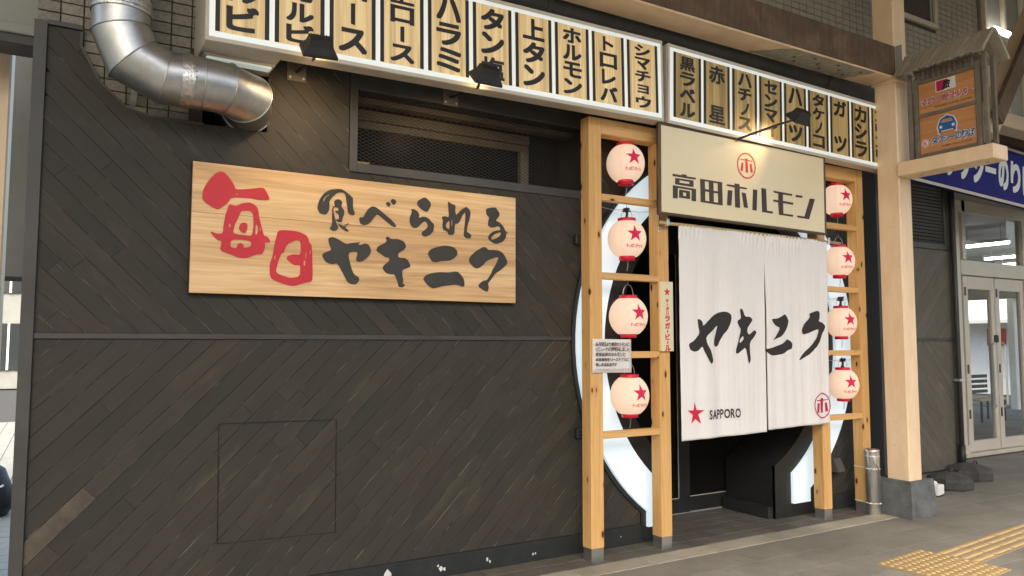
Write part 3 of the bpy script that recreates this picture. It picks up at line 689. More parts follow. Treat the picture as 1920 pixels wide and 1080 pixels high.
# trims
g = NB(); box(g, -.185, -.126, -.018, .30, 0, 3.172, .002); obj('corner_trim', g, M_trim, fac)
g = NB(); box(g, -.1255, .034, -.016, .030, 3.156, 3.182, .002); obj('top_trim', g, M_trim, fac)
g = NB(); box(g, -.1255, 3.27, -.012, .011, 1.521, 1.551, .002); obj('middle_trim', g, M_trim, fac)
g = NB(); box(g, 6.34, 6.62, -.012, .011, 1.521, 1.551, .002); obj('middle_trim', g, M_trim, fac)
cut = [(.030, 3.155), (.027, 3.077), (.116, 2.905), (.248, 2.78), (.367, 2.746), (.645, 2.746)]
g = NB()
for a, b in zip(cut, cut[1:]): bar(g, (a[0], .012, a[1]), (b[0], .012, b[1]), .012, .030, (0, 1, 0))
obj('cut_edge_trim', g, M_trim, fac)
# skirting, with paint knocked off it
g = NB(); box(g, -.125, 3.82, -.022, .012, 0, .134, .004); obj('skirting_board', g, M_skirt, fac)
g = NB(); box(g, 5.78, 6.62, -.022, .012, 0, .134, .004); obj('skirting_board', g, M_skirt, fac)
rc = random.Random(4)
for cx, cz, sz in ((1.79, .062, .036), (1.775, .05, .02), (2.15, .055, .016), (2.175, .05, .011), (2.13, .075, .009), (2.49, .065, .013), (2.51, .05, .009), (2.85, .05, .008), (2.87, .052, .007), (3.62, .07, .006)):
    g = NB()
    lp = [(cx+sz*rc.uniform(.45, 1.1)*math.cos(t*math.pi/5.5), cz+sz*1.3*rc.uniform(.45, 1.1)*math.sin(t*math.pi/5.5)) for t in range(11)]
    poly2d(g, [lp], lambda u, v, d: (u, -.0226, v)); obj('paint_chip', g, M_chip, fac)
# access hatch outline
g = NB()
for a, b in (((.776, 1.046), (1.452, 1.036)), ((1.452, 1.036), (1.457, .366)), ((.786, .384), (.776, 1.046))):
    bar(g, (a[0], -.0022, a[1]), (b[0], -.0022, b[1]), .0045, .004, (0, 1, 0))
bar(g, (.786, -.0018, .384), (1.457, -.0018, .366), .0022, .003, (0, 1, 0))
obj('access_hatch_edge', g, M_backing, fac)

# black surround of the gateway + its deep reveal
def carc(r, a0, a1, n): return [(CX+r*math.cos(a0+(a1-a0)*i/n), CZ+r*math.sin(a0+(a1-a0)*i/n)) for i in range(n+1)]
def cshape(ro, xo, ri, xi, zb, n=72, xil=None):
    ao = math.atan2(-math.sqrt(ro*ro-xo*xo), -xo); ai = math.atan2(-math.sqrt(ri*ri-xi*xi), -xi)
    out = carc(ro, ao % (2*math.pi), math.pi-(ao % (2*math.pi))-0, n)
    a_s = ao % (2*math.pi); a_e = -(math.pi - (2*math.pi-a_s)) if False else (math.pi-a_s)
    out = carc(ro, a_s, a_e, n)
    i_s = ai % (2*math.pi); i_e = math.pi-i_s
    xil = xil or xi; i_s = math.atan2(-math.sqrt(ri*ri-xil*xil), -xil) % (2*math.pi)
    inn = carc(ri, i_s, i_e, n)
    return [(CX-xo, zb)]+out+[(CX+xo, zb), (CX+xi, zb)]+inn[::-1]+[(CX-xil, zb)]
g = NB()
poly2d(g, [cshape(1.612, .975, 1.17, .51, .001, 72, .77)], lambda u, v, d: (u, .010-d, v), .026)
obj('gateway_surround', g, M_black, fac)
ri, xi = 1.17, .51
ai = math.atan2(-math.sqrt(ri*ri-xi*xi), -xi) % (2*math.pi)
ai_l = math.atan2(-math.sqrt(ri*ri-.77*.77), -.77) % (2*math.pi)
prof = [(CX-.77, 0.001)]+carc(ri, ai_l, math.pi-ai, 64)+[(CX+xi, 0.001)]
g = NB()
ra = [g.verts.new((x, -.010, z)) for x, z in prof]; rb = [g.verts.new((x, .545, z)) for x, z in prof]
for i in range(len(prof)-1): g.faces.new((ra[i], ra[i+1], rb[i+1], rb[i]))
obj('gateway_reveal', g, M_black, fac)
g = NB(); box(g, CX+.452, CX+.5098, .012, .54, .001, .10, .003); obj('reveal_skirting', g, M_skirt, fac)
g = NB(); box(g, 3.4, 6.2, .60, .68, -.01, 3.2); obj('porch_back_wall', g, M_black, fac)
# sliding glass doors at the back of the porch
for (x0, x1, y) in ((3.62, 4.86, .560), (4.80, 6.0, .585)):
    g = NB(); 
    box(g, x0, x0+.07, y-.02, y+.012, .012, 2.7, .003); box(g, x1-.13, x1, y-.02, y+.012, .012, 2.7, .003)
    box(g, x0+.0705, x1-.1305, y-.02, y+.012, .012, .135, .003); box(g, x0+.0705, x1-.1305, y-.02, y+.012, 2.3, 2.7, .003)
    dfr = obj('porch_door', g, M_black, fac)
    g = NB(); g.faces.new([g.verts.new(p) for p in ((x0+.07, y, .13), (x1-.13, y, .13), (x1-.13, y, 2.3), (x0+.07, y, 2.3))]); obj('door_glass', g, M_glassdark, dfr)
    g = NB()
    for a, b in (((x1-.133, .139), (x1-.133, 2.3)), ((x0+.075, .139), (x1-.133, .139))): bar(g, (a[0], y-.014, a[1]), (b[0], y-.014, b[1]), .006, .006)
    obj('door_gasket', g, M_alu, dfr)
g = NB(); box(g, 3.7, 5.95, .548, .56, .001, .012); obj('door_sill', g, M_zinc, fac)

# the white ring
ring = thing('ring_sign', 'big white ring framing the restaurant entrance, open at the bottom', 'ring sign')
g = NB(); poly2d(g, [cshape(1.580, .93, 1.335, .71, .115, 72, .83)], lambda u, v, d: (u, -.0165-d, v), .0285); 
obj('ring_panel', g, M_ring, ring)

# ================================================================ upper building wall
uw = thing('upper_wall', 'grey tiled upper storey wall above the restaurant signs', 'wall')
g = NB()
box(g, -.17, .645, .045, .40, 2.66, 6.4); box(g, .6451, .9999, .045, .40, 3.15, 6.4); box(g, 1.0, 6.9, .045, .40, 3.16, 6.4); box(g, 6.9001, 9.0, .045, .40, 4.06, 6.4)
obj('grout_wall', g, M_grout, uw)
g = NB(); box(g, .3, 1.5, .402, .42, 2.4, 3.5); box(g, 1.0, 1.02, .0135, .40, 2.5, 3.159); obj('duct_opening', g, M_backing, uw)
tm = bpy.data.meshes.new('wall_tile'); g = NB(); box(g, -.0505, .0505, 0, .012, -.0285, .0285, .002); g.to_mesh(tm); g.free(); tm.materials.append(M_tile)
for i in range(8):
    for j in range(14):
        x, z = -.125+.1075*i, 2.71+.0628*j
        if x > .60 and z < 3.19: continue
        o = mobj('wall_tile', tm, uw); o.location = (x, .0335+random.uniform(-.0008, .0008), z)
g = NB()
for i in range(44):
    for j in range(36):
        x, z = 4.30+.1075*i, 3.98+.0628*j
        if 7.36 < x < 8.13 and z > 4.9: continue
        if z < 3.98+.0628*j-1 : continue
        box(g, x-.0505, x+.0505, .036+random.uniform(-.0008, .0008), .0449, z-.0285, z+.0285)
o = obj('tile_field', g, M_tilefar, uw); o['kind'] = 'stuff'
# window in it
g = NB(); box(g, 7.40, 8.12, .005, .0445, 4.93, 4.985, .004); box(g, 8.065, 8.12, .005, .0445, 4.9855, 6.2, .004); box(g, 7.40, 7.45, .005, .0445, 4.9855, 6.2, .004)
wf = obj('upper_window', g, M_alu, uw)
g = NB(); box(g, 7.45, 8.065, .030, .044, 4.985, 6.2); obj('window_glass', g, M_winglass, wf)
g = NB(); box(g, 8.00, 8.03, .018, .0295, 4.9855, 6.2); obj('window_stile', g, M_greywall, wf)
# pale glazed bay at its right end
bay = thing('stair_bay', 'pale panelled glazed bay beside the tiled upper wall, top right', 'building')
g = NB(); box(g, 9.02, 12.5, .02, .40, 4.2, 6.8); obj('bay_wall', g, M_greywall, bay)
for k in range(5):
    g = NB(); box(g, 9.02+.42*k, 9.07+.42*k, -.03, .0195, 4.2, 6.8, .004); obj('mullion', g, M_alu, bay)
for z in (5.75,):
    g = NB(); box(g, 9.0705, 9.4395, -.02, .0195, z, z+.05); obj('transom_bar', g, M_trim, bay)
lt = thing('tube_lamp', 'lit white fluorescent wall lamp above the little sign roof', 'lamp', (9.28, -.07, 5.12))
g = NB(); box(g, -.17, .17, .0, .06, -.05, -.02, .004); obj('lamp_body', g, M_white, lt)
g = NB(); tube(g, [(-.16, .0, .01), (.16, .0, .01)], .028, 10); obj('lit_tube', g, M_tubelight, lt)
g = NB(); box(g, -.17, .17, .0601, .068, -.05, .05); obj('lamp_back', g, M_white, lt)

# ================================================================ steel beam, gutter, column
bmx = thing('canopy_beam', 'heavy beige steel canopy beam with grimy brown front above the menu sign', 'beam')
g = NB(); box(g, .8, 6.325, -.596, -.335, 3.872, 4.165, .006); obj('beam_core', g, M_beige, bmx)
g = NB(); box(g, .8, 6.325, -.602, -.5965, 3.884, 4.160, .002); box(g, 4.58, 4.588, -.6045, -.6025, 3.886, 4.158); obj('beam_front', g, M_rust, bmx)
rp = random.Random(9); 
lp = [(4.98, -.59), (6.05, -.59), (5.93, -.345), (5.10, -.345), (4.70, -.36)]
lp2 = []
for i in range(len(lp)):
    a, b = Vector(lp[i]), Vector(lp[(i+1) % len(lp)])
    for k in range(8): 
        q = a.lerp(b, k/8); lp2.append((q.x+rp.uniform(-.012, .012), min(-.337, max(-.594, q.y+rp.uniform(-.008, .008)))))
g = NB(); poly2d(g, [lp2], lambda u, v, d: (u, v, 3.8705)); 
bmesh.ops.reverse_faces(g, faces=g.faces); obj('peeled_patch', g, M_peel, bmx)
g = NB()
for k in range(9):
    x = 5.12+.1*k+rp.uniform(-.02, .02)
    lathe(g, [(.001, 0), (.016, 0), (.010, .001)], 7, (x, -.47+.07*math.sin(k*2.1), 3.8690))
obj('paint_blister', g, M_grout, bmx)

gut = thing('gutter', 'round grey gutter running under the beige beam', 'gutter')
g = NB(); tube(g, [(.8, -.19, 3.88), (8.0, -.19, 3.88)], .105, 20); obj('gutter_pipe', g, M_gutter, gut, True)
for x in (2.83, 5.85):
    g = NB(); tube(g, [(x-.02, -.19, 3.88), (x+.02, -.19, 3.88)], .112, 20); obj('gutter_clip', g, M_gutter, gut)
g = NB(); box(g, .6, 8.0, -.07, .0, 3.72, 4.02, .004); obj('gutter_backplate', g, M_gutter, gut)

col = thing('steel_column', 'beige square steel column on a dark concrete plinth beside the entrance', 'column')
g = NB(); box(g, 6.326, 6.508, -.594, -.386, .30, 6.3, .008); obj('shaft', g, M_beige, col)
g = NB()
b0, b1 = (6.286, 6.670, -.638, -.285), (6.303, 6.636, -.622, -.308)
vs = [g.verts.new(p) for p in ((b0[0], b0[2], 0), (b0[1], b0[2], 0), (b0[1], b0[3], 0), (b0[0], b0[3], 0), (b1[0], b1[2], .318), (b1[1], b1[2], .318), (b1[1], b1[3], .318), (b1[0], b1[3], .318))]
for f in ((0, 1, 5, 4), (1, 2, 6, 5), (2, 3, 7, 6), (3, 0, 4, 7), (4, 5, 6, 7)): g.faces.new([vs[i] for i in f])
bmesh.ops.bevel(g, geom=list(g.edges), offset=.006, segments=1, affect='EDGES')
obj('plinth', g, M_concrete, col)
g = NB(); box(g, 6.31, 6.527, -.612, -.368, 3.845, 3.872, .003); obj('collar_plate', g, M_beige, col)
g = NB(); box(g, 6.33, 6.338, -.66, -.6025, 3.875, 4.16); obj('gusset_plate', g, M_greywall, col)

br = thing('diagonal_brace', 'diagonal beige roof brace with brown soffit rising to the top right', 'brace')
g = NB(); bar(g, (7.95, -.50, 3.62), (9.55, -.5, 5.75), .20, .15, (0, 1, 0)); obj('brace_bar', g, M_beige2, br)
g = NB(); bar(g, (7.93, -.64, 3.74), (9.42, -.64, 5.72), .17, .05, (0, 1, 0)); obj('brace_side', g, M_rust, br)
bm2 = thing('side_beam', 'dull beige horizontal beam running right behind the hanging sign', 'beam')
g = NB(); box(g, 8.1, 13, -.10, .12, 3.99, 4.16, .006); obj('beam_core', g, M_beige2, bm2)
g = NB(); box(g, 8.1, 14, .43, .84, 3.90, 4.9, .006); obj('upper_fascia', g, M_rust, bm2)

# arcade roof over the pavement (above the picture): it shades the upper wall
ar = thing('arcade_roof', 'beige arcade roof deck high over the pavement', 'roof')
g = NB(); box(g, -14, 22, -6.4, -.02, 6.25, 6.40); obj('roof_deck', g, M_beige2, ar)

# ================================================================ exhaust duct
dt = thing('exhaust_duct', 'shiny galvanised exhaust duct bending out of the wall at upper left', 'duct')
dp = [Vector(p) for p in ((.180, -.22, 4.1), (.203, -.22, 3.12), (.262, -.22, 2.975), (.415, -.22, 2.905), (.60, -.22, 2.905), (.725, -.215, 2.90), (.845, -.15, 2.885), (.885, .02, 2.875), (.885, .30, 2.875))]
DR = .139
def mitre(i):
    if i == 0: return (dp[1]-dp[0]).normalized()
    if i == len(dp)-1: return (dp[-1]-dp[-2]).normalized()
    return ((dp[i+1]-dp[i]).normalized()+(dp[i]-dp[i-1]).normalized()).normalized()
def ring_at(bm, i, d, rr, n=40):
    """circle of the tube with axis d, cut by the mitre plane at joint i"""
    m = mitre(i); a = Vector((0, 1, 0)); s = (a-d*a.dot(d))
    if s.length < .2: a = Vector((0, 0, 1)); s = (a-d*a.dot(d))
    s.normalize(); t = d.cross(s); out = []
    for k in range(n):
        q = (s*math.cos(2*math.pi*k/n)+t*math.sin(2*math.pi*k/n))*rr
        out.append(dp[i]+q-d*(q.dot(m)/d.dot(m)))
    return out
for i in range(len(dp)-1):
    d = (dp[i+1]-dp[i]).normalized(); g = NB()
    A = [g.verts.new(p) for p in ring_at(g, i, d, DR+.0015*(i % 2))]; B = [g.verts.new(p) for p in ring_at(g, i+1, d, DR+.0015*(i % 2))]
    n = len(A)
    for k in range(n): g.faces.new((A[k], A[(k+1) % n], B[(k+1) % n], B[k]))
    bmesh.ops.recalc_face_normals(g, faces=g.faces)
    seg = obj('duct_segment', g, M_galv, dt, True)
    if 1 <= i:
        # raised seam at the joint
        g = NB(); P = ring_at(g, i, d, DR+.0035); 
        tube(g, P+[P[0]], .0035, 6, False); obj('seam', g, M_galv, seg, True)
g = NB(); lathe(g, [(DR+.004, -.035), (DR+.007, -.03), (DR+.007, -.015), (DR+.004, -.012), (DR+.007, -.008), (DR+.007, .008), (DR+.004, .02), (DR+.006, .03), (DR+.006, .045), (DR+.002, .05)], 40, (.2005, -.22, 3.235)); obj('tape_band', g, M_tape, dt, True)
g = NB()
tube(g, [(.505, -.22, 2.905), (.50, -.22, 2.905)], .01, 4)
g.clear()
def hring(x0, x1, r): 
    n = 40; A = []; B = []
    for k in range(n):
        a = 2*math.pi*k/n; w = .0016*math.sin(9*a)+.001*math.sin(17*a)
        A.append(g.verts.new((x0+w, -.22+(r+w)*math.cos(a), 2.905+(r+w)*math.sin(a)))); B.append(g.verts.new((x1-w, -.22+(r-w)*math.cos(a), 2.905+(r-w)*math.sin(a))))
    for k in range(n): g.faces.new((A[k], A[(k+1) % n], B[(k+1) % n], B[k]))
hring(.488, .513, DR+.004); hring(.510, .540, DR+.0062); hring(.540, .548, DR+.0035)
bmesh.ops.recalc_face_normals(g, faces=g.faces)
obj('tape_band', g, M_tape, dt, True)
g = NB()
for k in range(4): lathe(g, [(.001, .004), (.005, .003), (.006, 0)], 8, (.555+.0*k, -.22-.14, 2.83+.03*k))
bmesh.ops.transform(g, matrix=Matrix.Identity(4), verts=g.verts); obj('rivet', g, M_galv, dt)
g = NB(); bar(g, (.285, -.08, 2.875), (.285, .03, 2.80), .03, .004); obj('support_strap', g, M_zinc, dt)

# ================================================================ mesh window
mw = thing('mesh_window', 'recessed dark window behind diamond wire mesh above the wooden board', 'window')
g = NB()
box(g, 1.505, 1.556, -.010, .30, 2.572, 3.26, .003); box(g, 3.298, 3.345, -.010, .30, 2.572, 3.26, .003)
box(g, 1.5565, 3.2975, -.010, .30, 2.572, 2.632, .003); box(g, 1.5565, 3.2975, -.010, .30, 3.105, 3.26, .003)
obj('window_frame', g, M_trim, mw)
g = NB(); box(g, 1.50, 3.35, .301, .33, 2.55, 3.28); obj('dark_interior', g, M_backing, mw)
g = NB(); box(g, 1.5565, 2.975, .22, .262, 2.985, 3.055, .003); box(g, 1.5565, 2.975, .235, .262, 2.93, 2.982, .002); obj('inner_head_rail', g, M_rail, mw)
g = NB(); box(g, 2.885, 2.955, .20, .262, 2.6325, 2.929, .003); obj('inner_post', g, M_rail, mw)
g = NB(); box(g, 1.5565, 2.884, .245, .25, 2.6325, 2.929); obj('window_glass', g, M_glassdark, mw)
g = NB(); box(g, 1.5565, 3.2975, .12, .21, 3.065, 3.104, .003); obj('roller_box', g, M_rail, mw)
g = NB(); box(g, 1.57, 1.66, .05, .075, 2.637, 2.66, .004); obj('brass_catch', g, mat('brass', (.62, .38, .08), .3, 1.0), mw)
# expanded-metal lattice, every strand real
g = NB(); x0, x1, z0, z1 = 1.5565, 3.2975, 2.6325, 3.1045
DX, DZ = .0475, .0225
def strand(xs, zs, sgn):
    t = []
    # clip the infinite line z = zs + sgn*(x-xs)*DZ/DX
    k = sgn*DZ/DX; xa, xb = x0, x1
    za, zb = zs+(xa-xs)*k, zs+(xb-xs)*k
    def cl(xa, za, xb, zb):
        for lim, hi in ((z0, False), (z1, True)):
            for w in (0, 1):
                a, b = ((xa, za), (xb, zb)) if w == 0 else ((xb, zb), (xa, za))
                out = a[1] > lim if hi else a[1] < lim
                if out:
                    if (b[1] > lim if hi else b[1] < lim): return None
                    f = (lim-a[1])/(b[1]-a[1]); na = (a[0]+(b[0]-a[0])*f, lim)
                    if w == 0: xa, za = na
                    else: xb, zb = na
        return xa, za, xb, zb
    r = cl(xa, za, xb, zb)
    if r and abs(r[0]-r[2]) > .01: bar(g, (r[0], .012+sgn*.001, r[1]), (r[2], .012+sgn*.001, r[3]), .0020, .0034, (0, 1, 0))
L = (x1-x0)*DZ/DX
n = int((z1-z0+L)/DZ)+2
for i in range(n):
    strand(x0, z0-L+i*DZ, 1); strand(x0, z0+i*DZ, -1)
o = obj('wire_mesh', g, M_meshwire, mw); o['kind'] = 'stuff'

# ================================================================ menu light boxes
def vtext(parent, s, w, h, ypos):
    g = NB(); n = len(s)
    fn = lambda u, v, d: (u, ypos-d, v)
    slot = h*.955/n; ch_h = min(slot*.90, .150); cw = min(.175, .105+ch_h*.46)
    for i, ch in enumerate(s):
        zc = h/2*.955-slot*(i+.5)
        if ch == ' ': continue
        if ch == 'ー':
            poly2d(g, [[(-.013, zc-ch_h*.42), (.013, zc-ch_h*.46), (.013, zc+ch_h*.46), (-.013, zc+ch_h*.42)]], fn); continue
        k = .74 if ch in SMALL else 1
        kw = k*({'ノ': .62, 'ト': .6, 'レ': .8}.get(ch, 1))
        put_glyph(g, ch, -cw*kw/2, zc-ch_h*k/2, cw*kw, ch_h*k, fn, .030 if ch in '塩黒赤星' else .042)
    return obj('lettering', g, M_printblack, parent)

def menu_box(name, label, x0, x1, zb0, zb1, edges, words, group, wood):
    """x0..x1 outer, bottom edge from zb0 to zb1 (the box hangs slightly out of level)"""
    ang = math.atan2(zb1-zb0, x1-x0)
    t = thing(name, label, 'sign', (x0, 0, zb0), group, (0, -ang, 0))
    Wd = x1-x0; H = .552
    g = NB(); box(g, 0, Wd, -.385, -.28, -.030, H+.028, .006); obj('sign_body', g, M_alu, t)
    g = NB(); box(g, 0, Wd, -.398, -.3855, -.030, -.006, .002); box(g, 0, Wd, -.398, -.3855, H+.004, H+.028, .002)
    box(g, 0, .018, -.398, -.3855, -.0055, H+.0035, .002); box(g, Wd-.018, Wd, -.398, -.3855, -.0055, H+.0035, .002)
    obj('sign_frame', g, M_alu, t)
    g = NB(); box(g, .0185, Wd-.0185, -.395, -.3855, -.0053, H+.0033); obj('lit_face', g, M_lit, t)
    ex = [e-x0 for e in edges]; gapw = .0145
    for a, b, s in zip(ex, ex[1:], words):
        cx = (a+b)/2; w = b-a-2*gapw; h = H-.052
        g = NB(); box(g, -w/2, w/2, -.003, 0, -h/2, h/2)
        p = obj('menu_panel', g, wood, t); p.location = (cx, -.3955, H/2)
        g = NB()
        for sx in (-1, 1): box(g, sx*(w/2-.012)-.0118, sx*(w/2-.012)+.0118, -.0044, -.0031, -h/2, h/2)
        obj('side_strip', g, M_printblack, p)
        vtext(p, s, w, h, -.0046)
    return t
e1 = [.618, .926, 1.232, 1.537, 1.845, 2.156, 2.470, 2.783, 3.094, 3.406, 3.722]
menu_box('menu_lightbox', 'long lit menu sign of ten wood panels running from the duct to the entrance', .585, 3.762, 3.118, 3.163, e1,
         ['カルビ', '上カルビ', 'ロース', '上ロース', 'ハラミ', 'タン塩', '上タン', 'ホルモン', 'トロレバ', 'シマチョウ'], 'lit menu signs above the shop front', M_menuwood)
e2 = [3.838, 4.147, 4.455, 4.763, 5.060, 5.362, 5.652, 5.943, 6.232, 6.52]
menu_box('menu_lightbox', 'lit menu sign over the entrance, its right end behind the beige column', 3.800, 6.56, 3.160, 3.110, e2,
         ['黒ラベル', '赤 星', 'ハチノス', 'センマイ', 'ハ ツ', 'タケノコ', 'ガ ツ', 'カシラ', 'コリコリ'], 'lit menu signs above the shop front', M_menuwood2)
# deeper end bracket of the first box, reaching back to the tiles
eb = thing('sign_end_bracket', 'beige bracket box joining the left end of the menu sign to the wall', 'bracket')
g = NB(); box(g, .588, 1.0, -.279, .03, 3.092, 3.118, .004); box(g, .588, .62, -.279, .03, 3.119, 3.68, .004); obj('bracket_sheet', g, M_alu, eb)
# work light under the left end of the first box
tl = thing('underside_lamp', 'white lit lamp strip under the left end of the menu sign', 'lamp', (.80, -.16, 3.078))
g = NB(); box(g, -.19, .19, -.05, .05, .0, .0135, .003); obj('lamp_tray', g, M_alu, tl)
g = NB(); box(g, -.175, .175, -.035, .035, -.012, -.0005, .003); obj('lit_diffuser', g, M_lit, tl)

# ================================================================ big wooden board
def print_set(name, key, fn, m, parent, depth):
    for loops in DATA[key]:
        g = NB(); poly2d(g, [[(a/1000, b/1000) for a, b in l] for l in loops], fn, depth); obj(name, g, m, parent)
bd = thing('board_sign', 'wide honey wood board with big red and black brush lettering on the plank wall', 'sign', (.592, -.05, 1.777))
g = NB(); box(g, 0, 2.1, 0, .012, 0, .4505, .0015); obj('board_plank', g, M_board, bd)
g = NB(); box(g, 0, 2.1, 0, .012, .452, .737, .0015); o = obj('board_plank', g, M_board, bd)
g = NB(); box(g, -.004, 2.104, .0125, .048, -.004, .741, .002); obj('board_back', g, M_boardedge, bd)
bf = lambda u, v, d: (u, -.0012-d, v)
print_set('red_letter', 'mai', bf, M_red, bd, .0025)
print_set('black_letter', 'blk', bf, M_ink, bd, .0025)

# ================================================================ shop name sign
ss = thing('shop_sign', 'cream sign in bronze frame with red ring mark over the doorway', 'sign', (3.722, -.375, 2.446), None, (0, R(.55), 0))
W_, H_ = 1.882, .690
g = NB(); box(g, 0, W_, .004, .032, 0, H_, .003); obj('sign_case', g, M_bronze, ss)
for x in (.13, W_-.11):
    g = NB(); box(g, x-.02, x+.02, .0325, .1245, .15, .19, .002); box(g, x-.02, x+.02, .0325, .1245, .50, .54, .002); obj('mount_bracket', g, M_bronze, ss)
g = NB(); box(g, 0, .018, -.006, .0035, 0, H_, .002); box(g, W_-.018, W_, -.006, .0035, 0, H_, .002)
box(g, .0185, W_-.0185, -.006, .0035, 0, .018, .002); box(g, .0185, W_-.0185, -.006, .0035, H_-.022, H_, .002); obj('sign_frame', g, M_bronze, ss)
g = NB(); box(g, .0185, W_-.0185, .0, .0036, .0185, H_-.0225); obj('sign_face', g, M_cream, ss)
sf = lambda u, v, d: (u, -.0012-d, v)
print_set('brown_letter', 'shop', sf, M_brown, ss, .0015)
print_set('mark_stroke', 'shopLogo', sf, M_redlogo, ss, .001)
g = NB(); c_ = (.916, .477)
poly2d(g, [[(c_[0]+.105*math.cos(t*math.pi/28), c_[1]+.105*math.sin(t*math.pi/28)) for t in range(56)], [(c_[0]+.094*math.cos(t*math.pi/28), c_[1]+.094*math.sin(t*math.pi/28)) for t in range(56)]], sf, .001)
obj('mark_ring', g, M_redlogo, ss)

# ================================================================ post frames
def post_mesh(x0, x1, zt):
    g = NB(); box(g, x0, x1, -.25, -.145, .085, zt, .004); return g
def frame(label, xa, xb, xc, xd, ztop, group):
    t = thing('post_frame', label, 'post frame', ((xa+xd)/2, -.2, 0), group)
    ox = (xa+xd)/2
    for a, b in ((xa, xb), (xc, xd)):
        g = NB(); box(g, a-ox, b-ox, -.05, .055, .085, ztop, .004); obj('post', g, M_post, t)
        g = NB(); box(g, a-ox+.004, b-ox-.004, -.046, .051, 0, .0845); sh = obj('post_shoe', g, M_stainless, t)
        g = NB(); box(g, a-ox+.002, a-ox+.0055, -.0485, -.0465, 0, .0845); obj('shoe_edge', g, M_zinc, sh)
    g = NB(); box(g, xb-ox+.0005, xc-ox-.0005, -.05, .05, ztop-.115, ztop, .003); obj('head_beam', g, M_rung, t)
    for z in (2.55, 1.982, 1.418, .855):
        g = NB(); box(g, xb-ox+.0005, xc-ox-.0005, -.05, .005, z-.024, z+.024, .003); obj('rung', g, M_rung, t)
    return t
FG = 'pine post frames either side of the doorway'
frame('knotty pine ladder frame left of the entrance curtain, carrying four lanterns and a paper notice', 3.182, 3.292, 3.818, 3.922, 3.125, FG)
frame('knotty pine ladder frame right of the entrance curtain, between curtain and beige column', 5.645, 5.752, 6.205, 6.310, 3.095, FG)

# ================================================================ lanterns
def star(r, n=5, k=.40, rot=90):
    return [(r*(1 if i % 2 == 0 else k)*math.cos(R(rot)+i*math.pi/n), r*(1 if i % 2 == 0 else k)*math.sin(R(rot)+i*math.pi/n)) for i in range(2*n)]
LR, LH = .141, .130
def lprof(z): 
    zz = max(-1, min(1, z/.150)); return LR*math.sqrt(max(0, 1-zz*zz*.97*1.0))
def on_lantern(u, v, d):
    a = u/LR; r = lprof(v)+.0013+d
    return (r*math.sin(a), -r*math.cos(a), v)
def densify(g, maxlen):
    for _ in range(4):
        es = [e for e in g.edges if e.calc_length() > maxlen]
        if not es: break
        bmesh.ops.subdivide_edges(g, edges=es, cuts=1)
    bmesh.ops.triangulate(g, faces=g.faces)
def wrapped(build, wrap, maxlen=.012):
    g = NB(); build(g); densify(g, maxlen)
    for v in g.verts: v.co = Vector(wrap(v.co.x, v.co.z, v.co.y))
    return g
flat = lambda u, v, d: (u, d, v)
def make_lantern():
    t = thing('paper_lantern', '', 'lantern')
    pr = []; N = 44
    for i in range(N+1):
        z = -LH+2*LH*i/N; pr.append((lprof(z)+(.0009 if i % 2 else 0), z))
    g = NB(); lathe(g, pr, 48); shade = obj('paper_shade', g, M_paperlamp, t, True)
    g = wrapped(lambda g: poly2d(g, [[(u+.0, v+.024) for u, v in star(.066)]], flat), on_lantern)
    obj('red_star', g, M_starlit, shade)
    def tx(g):
        text_row(g, 'サッポロ', -.072, -.076, .066, .025, flat, .035, .15); text_row(g, 'ラガービール', .000, -.076, .078, .025, flat, .035, .15)
    obj('lettering', wrapped(tx, on_lantern), M_starlit, shade)
    g = NB()
    for k in range(6):
        a = k*math.pi/3+.3; P = []
        for i in range(15):
            z = -LH+.004+2*(LH-.004)*i/14; r = lprof(z)+.0006; P.append((r*math.sin(a), -r*math.cos(a), z))
        tube(g, P, .0009, 4)
    obj('paper_seam', g, M_alu, shade)
    g = NB(); lathe(g, [(.060, -.004), (.067, 0), (.067, .024), (.058, .024), (.058, .0)], 32, (0, 0, LH)); obj('top_ring', g, M_lanternred, t, True)
    g = NB(); lathe(g, [(.050, .0), (.050, -.028), (.059, -.028), (.061, -.004), (.058, .004)], 32, (0, 0, -LH)); obj('bottom_ring', g, M_lanternred, t, True)
    g = NB(); P = [(.045*math.cos(a), 0, LH+.028+.075*math.sin(a)) for a in [math.pi*i/12 for i in range(13)]]
    tube(g, P, .0022, 6); obj('wire_handle', g, M_wire, t)
    g = NB(); tube(g, [(0, 0, LH+.100), (0, 0, LH+.125)], .0018, 5); tube(g, [(.0, .0, -LH-.03), (.004, 0, -LH-.07), (-.003, 0, -LH-.105)], .0014, 5); tube(g, [(.012, .0, -LH-.03), (.008, 0, -LH-.07), (.002, 0, -LH-.105)], .0014, 5); obj('hanging_wire', g, M_wire, t)
    return t
def copy_tree(o, parent=None):
    c = o.copy(); C.objects.link(c); c.parent = parent
    for ch in list(o.children): copy_tree(ch, c)
    return c
LA = make_lantern()
places = [
    (3.556, 2.832, -12, 'lit round paper lantern, topmost in the left post frame'),
    (3.562, 2.268, -13, 'lit paper lantern with dark cable knot, second from top in the left post frame'),
    (3.568, 1.698, -4, 'lit paper lantern hanging just above the handwritten notice, left post frame'),
    (3.573, 1.122, -3, 'lit paper lantern just below the handwritten notice, lowest in the left frame'),
    (6.000, 2.800, -15, 'lit paper lantern beside the cream sign, topmost in the right post frame'),
    (6.010, 2.240, -18, 'lit paper lantern beside the curtain pole, second from top in the right frame'),
    (6.012, 1.690, -18, 'lit paper lantern third from top in the right frame beside the curtain'),
    (6.014, 1.140, -23, 'lit paper lantern lowest in the right frame beside the curtain hem'),
]
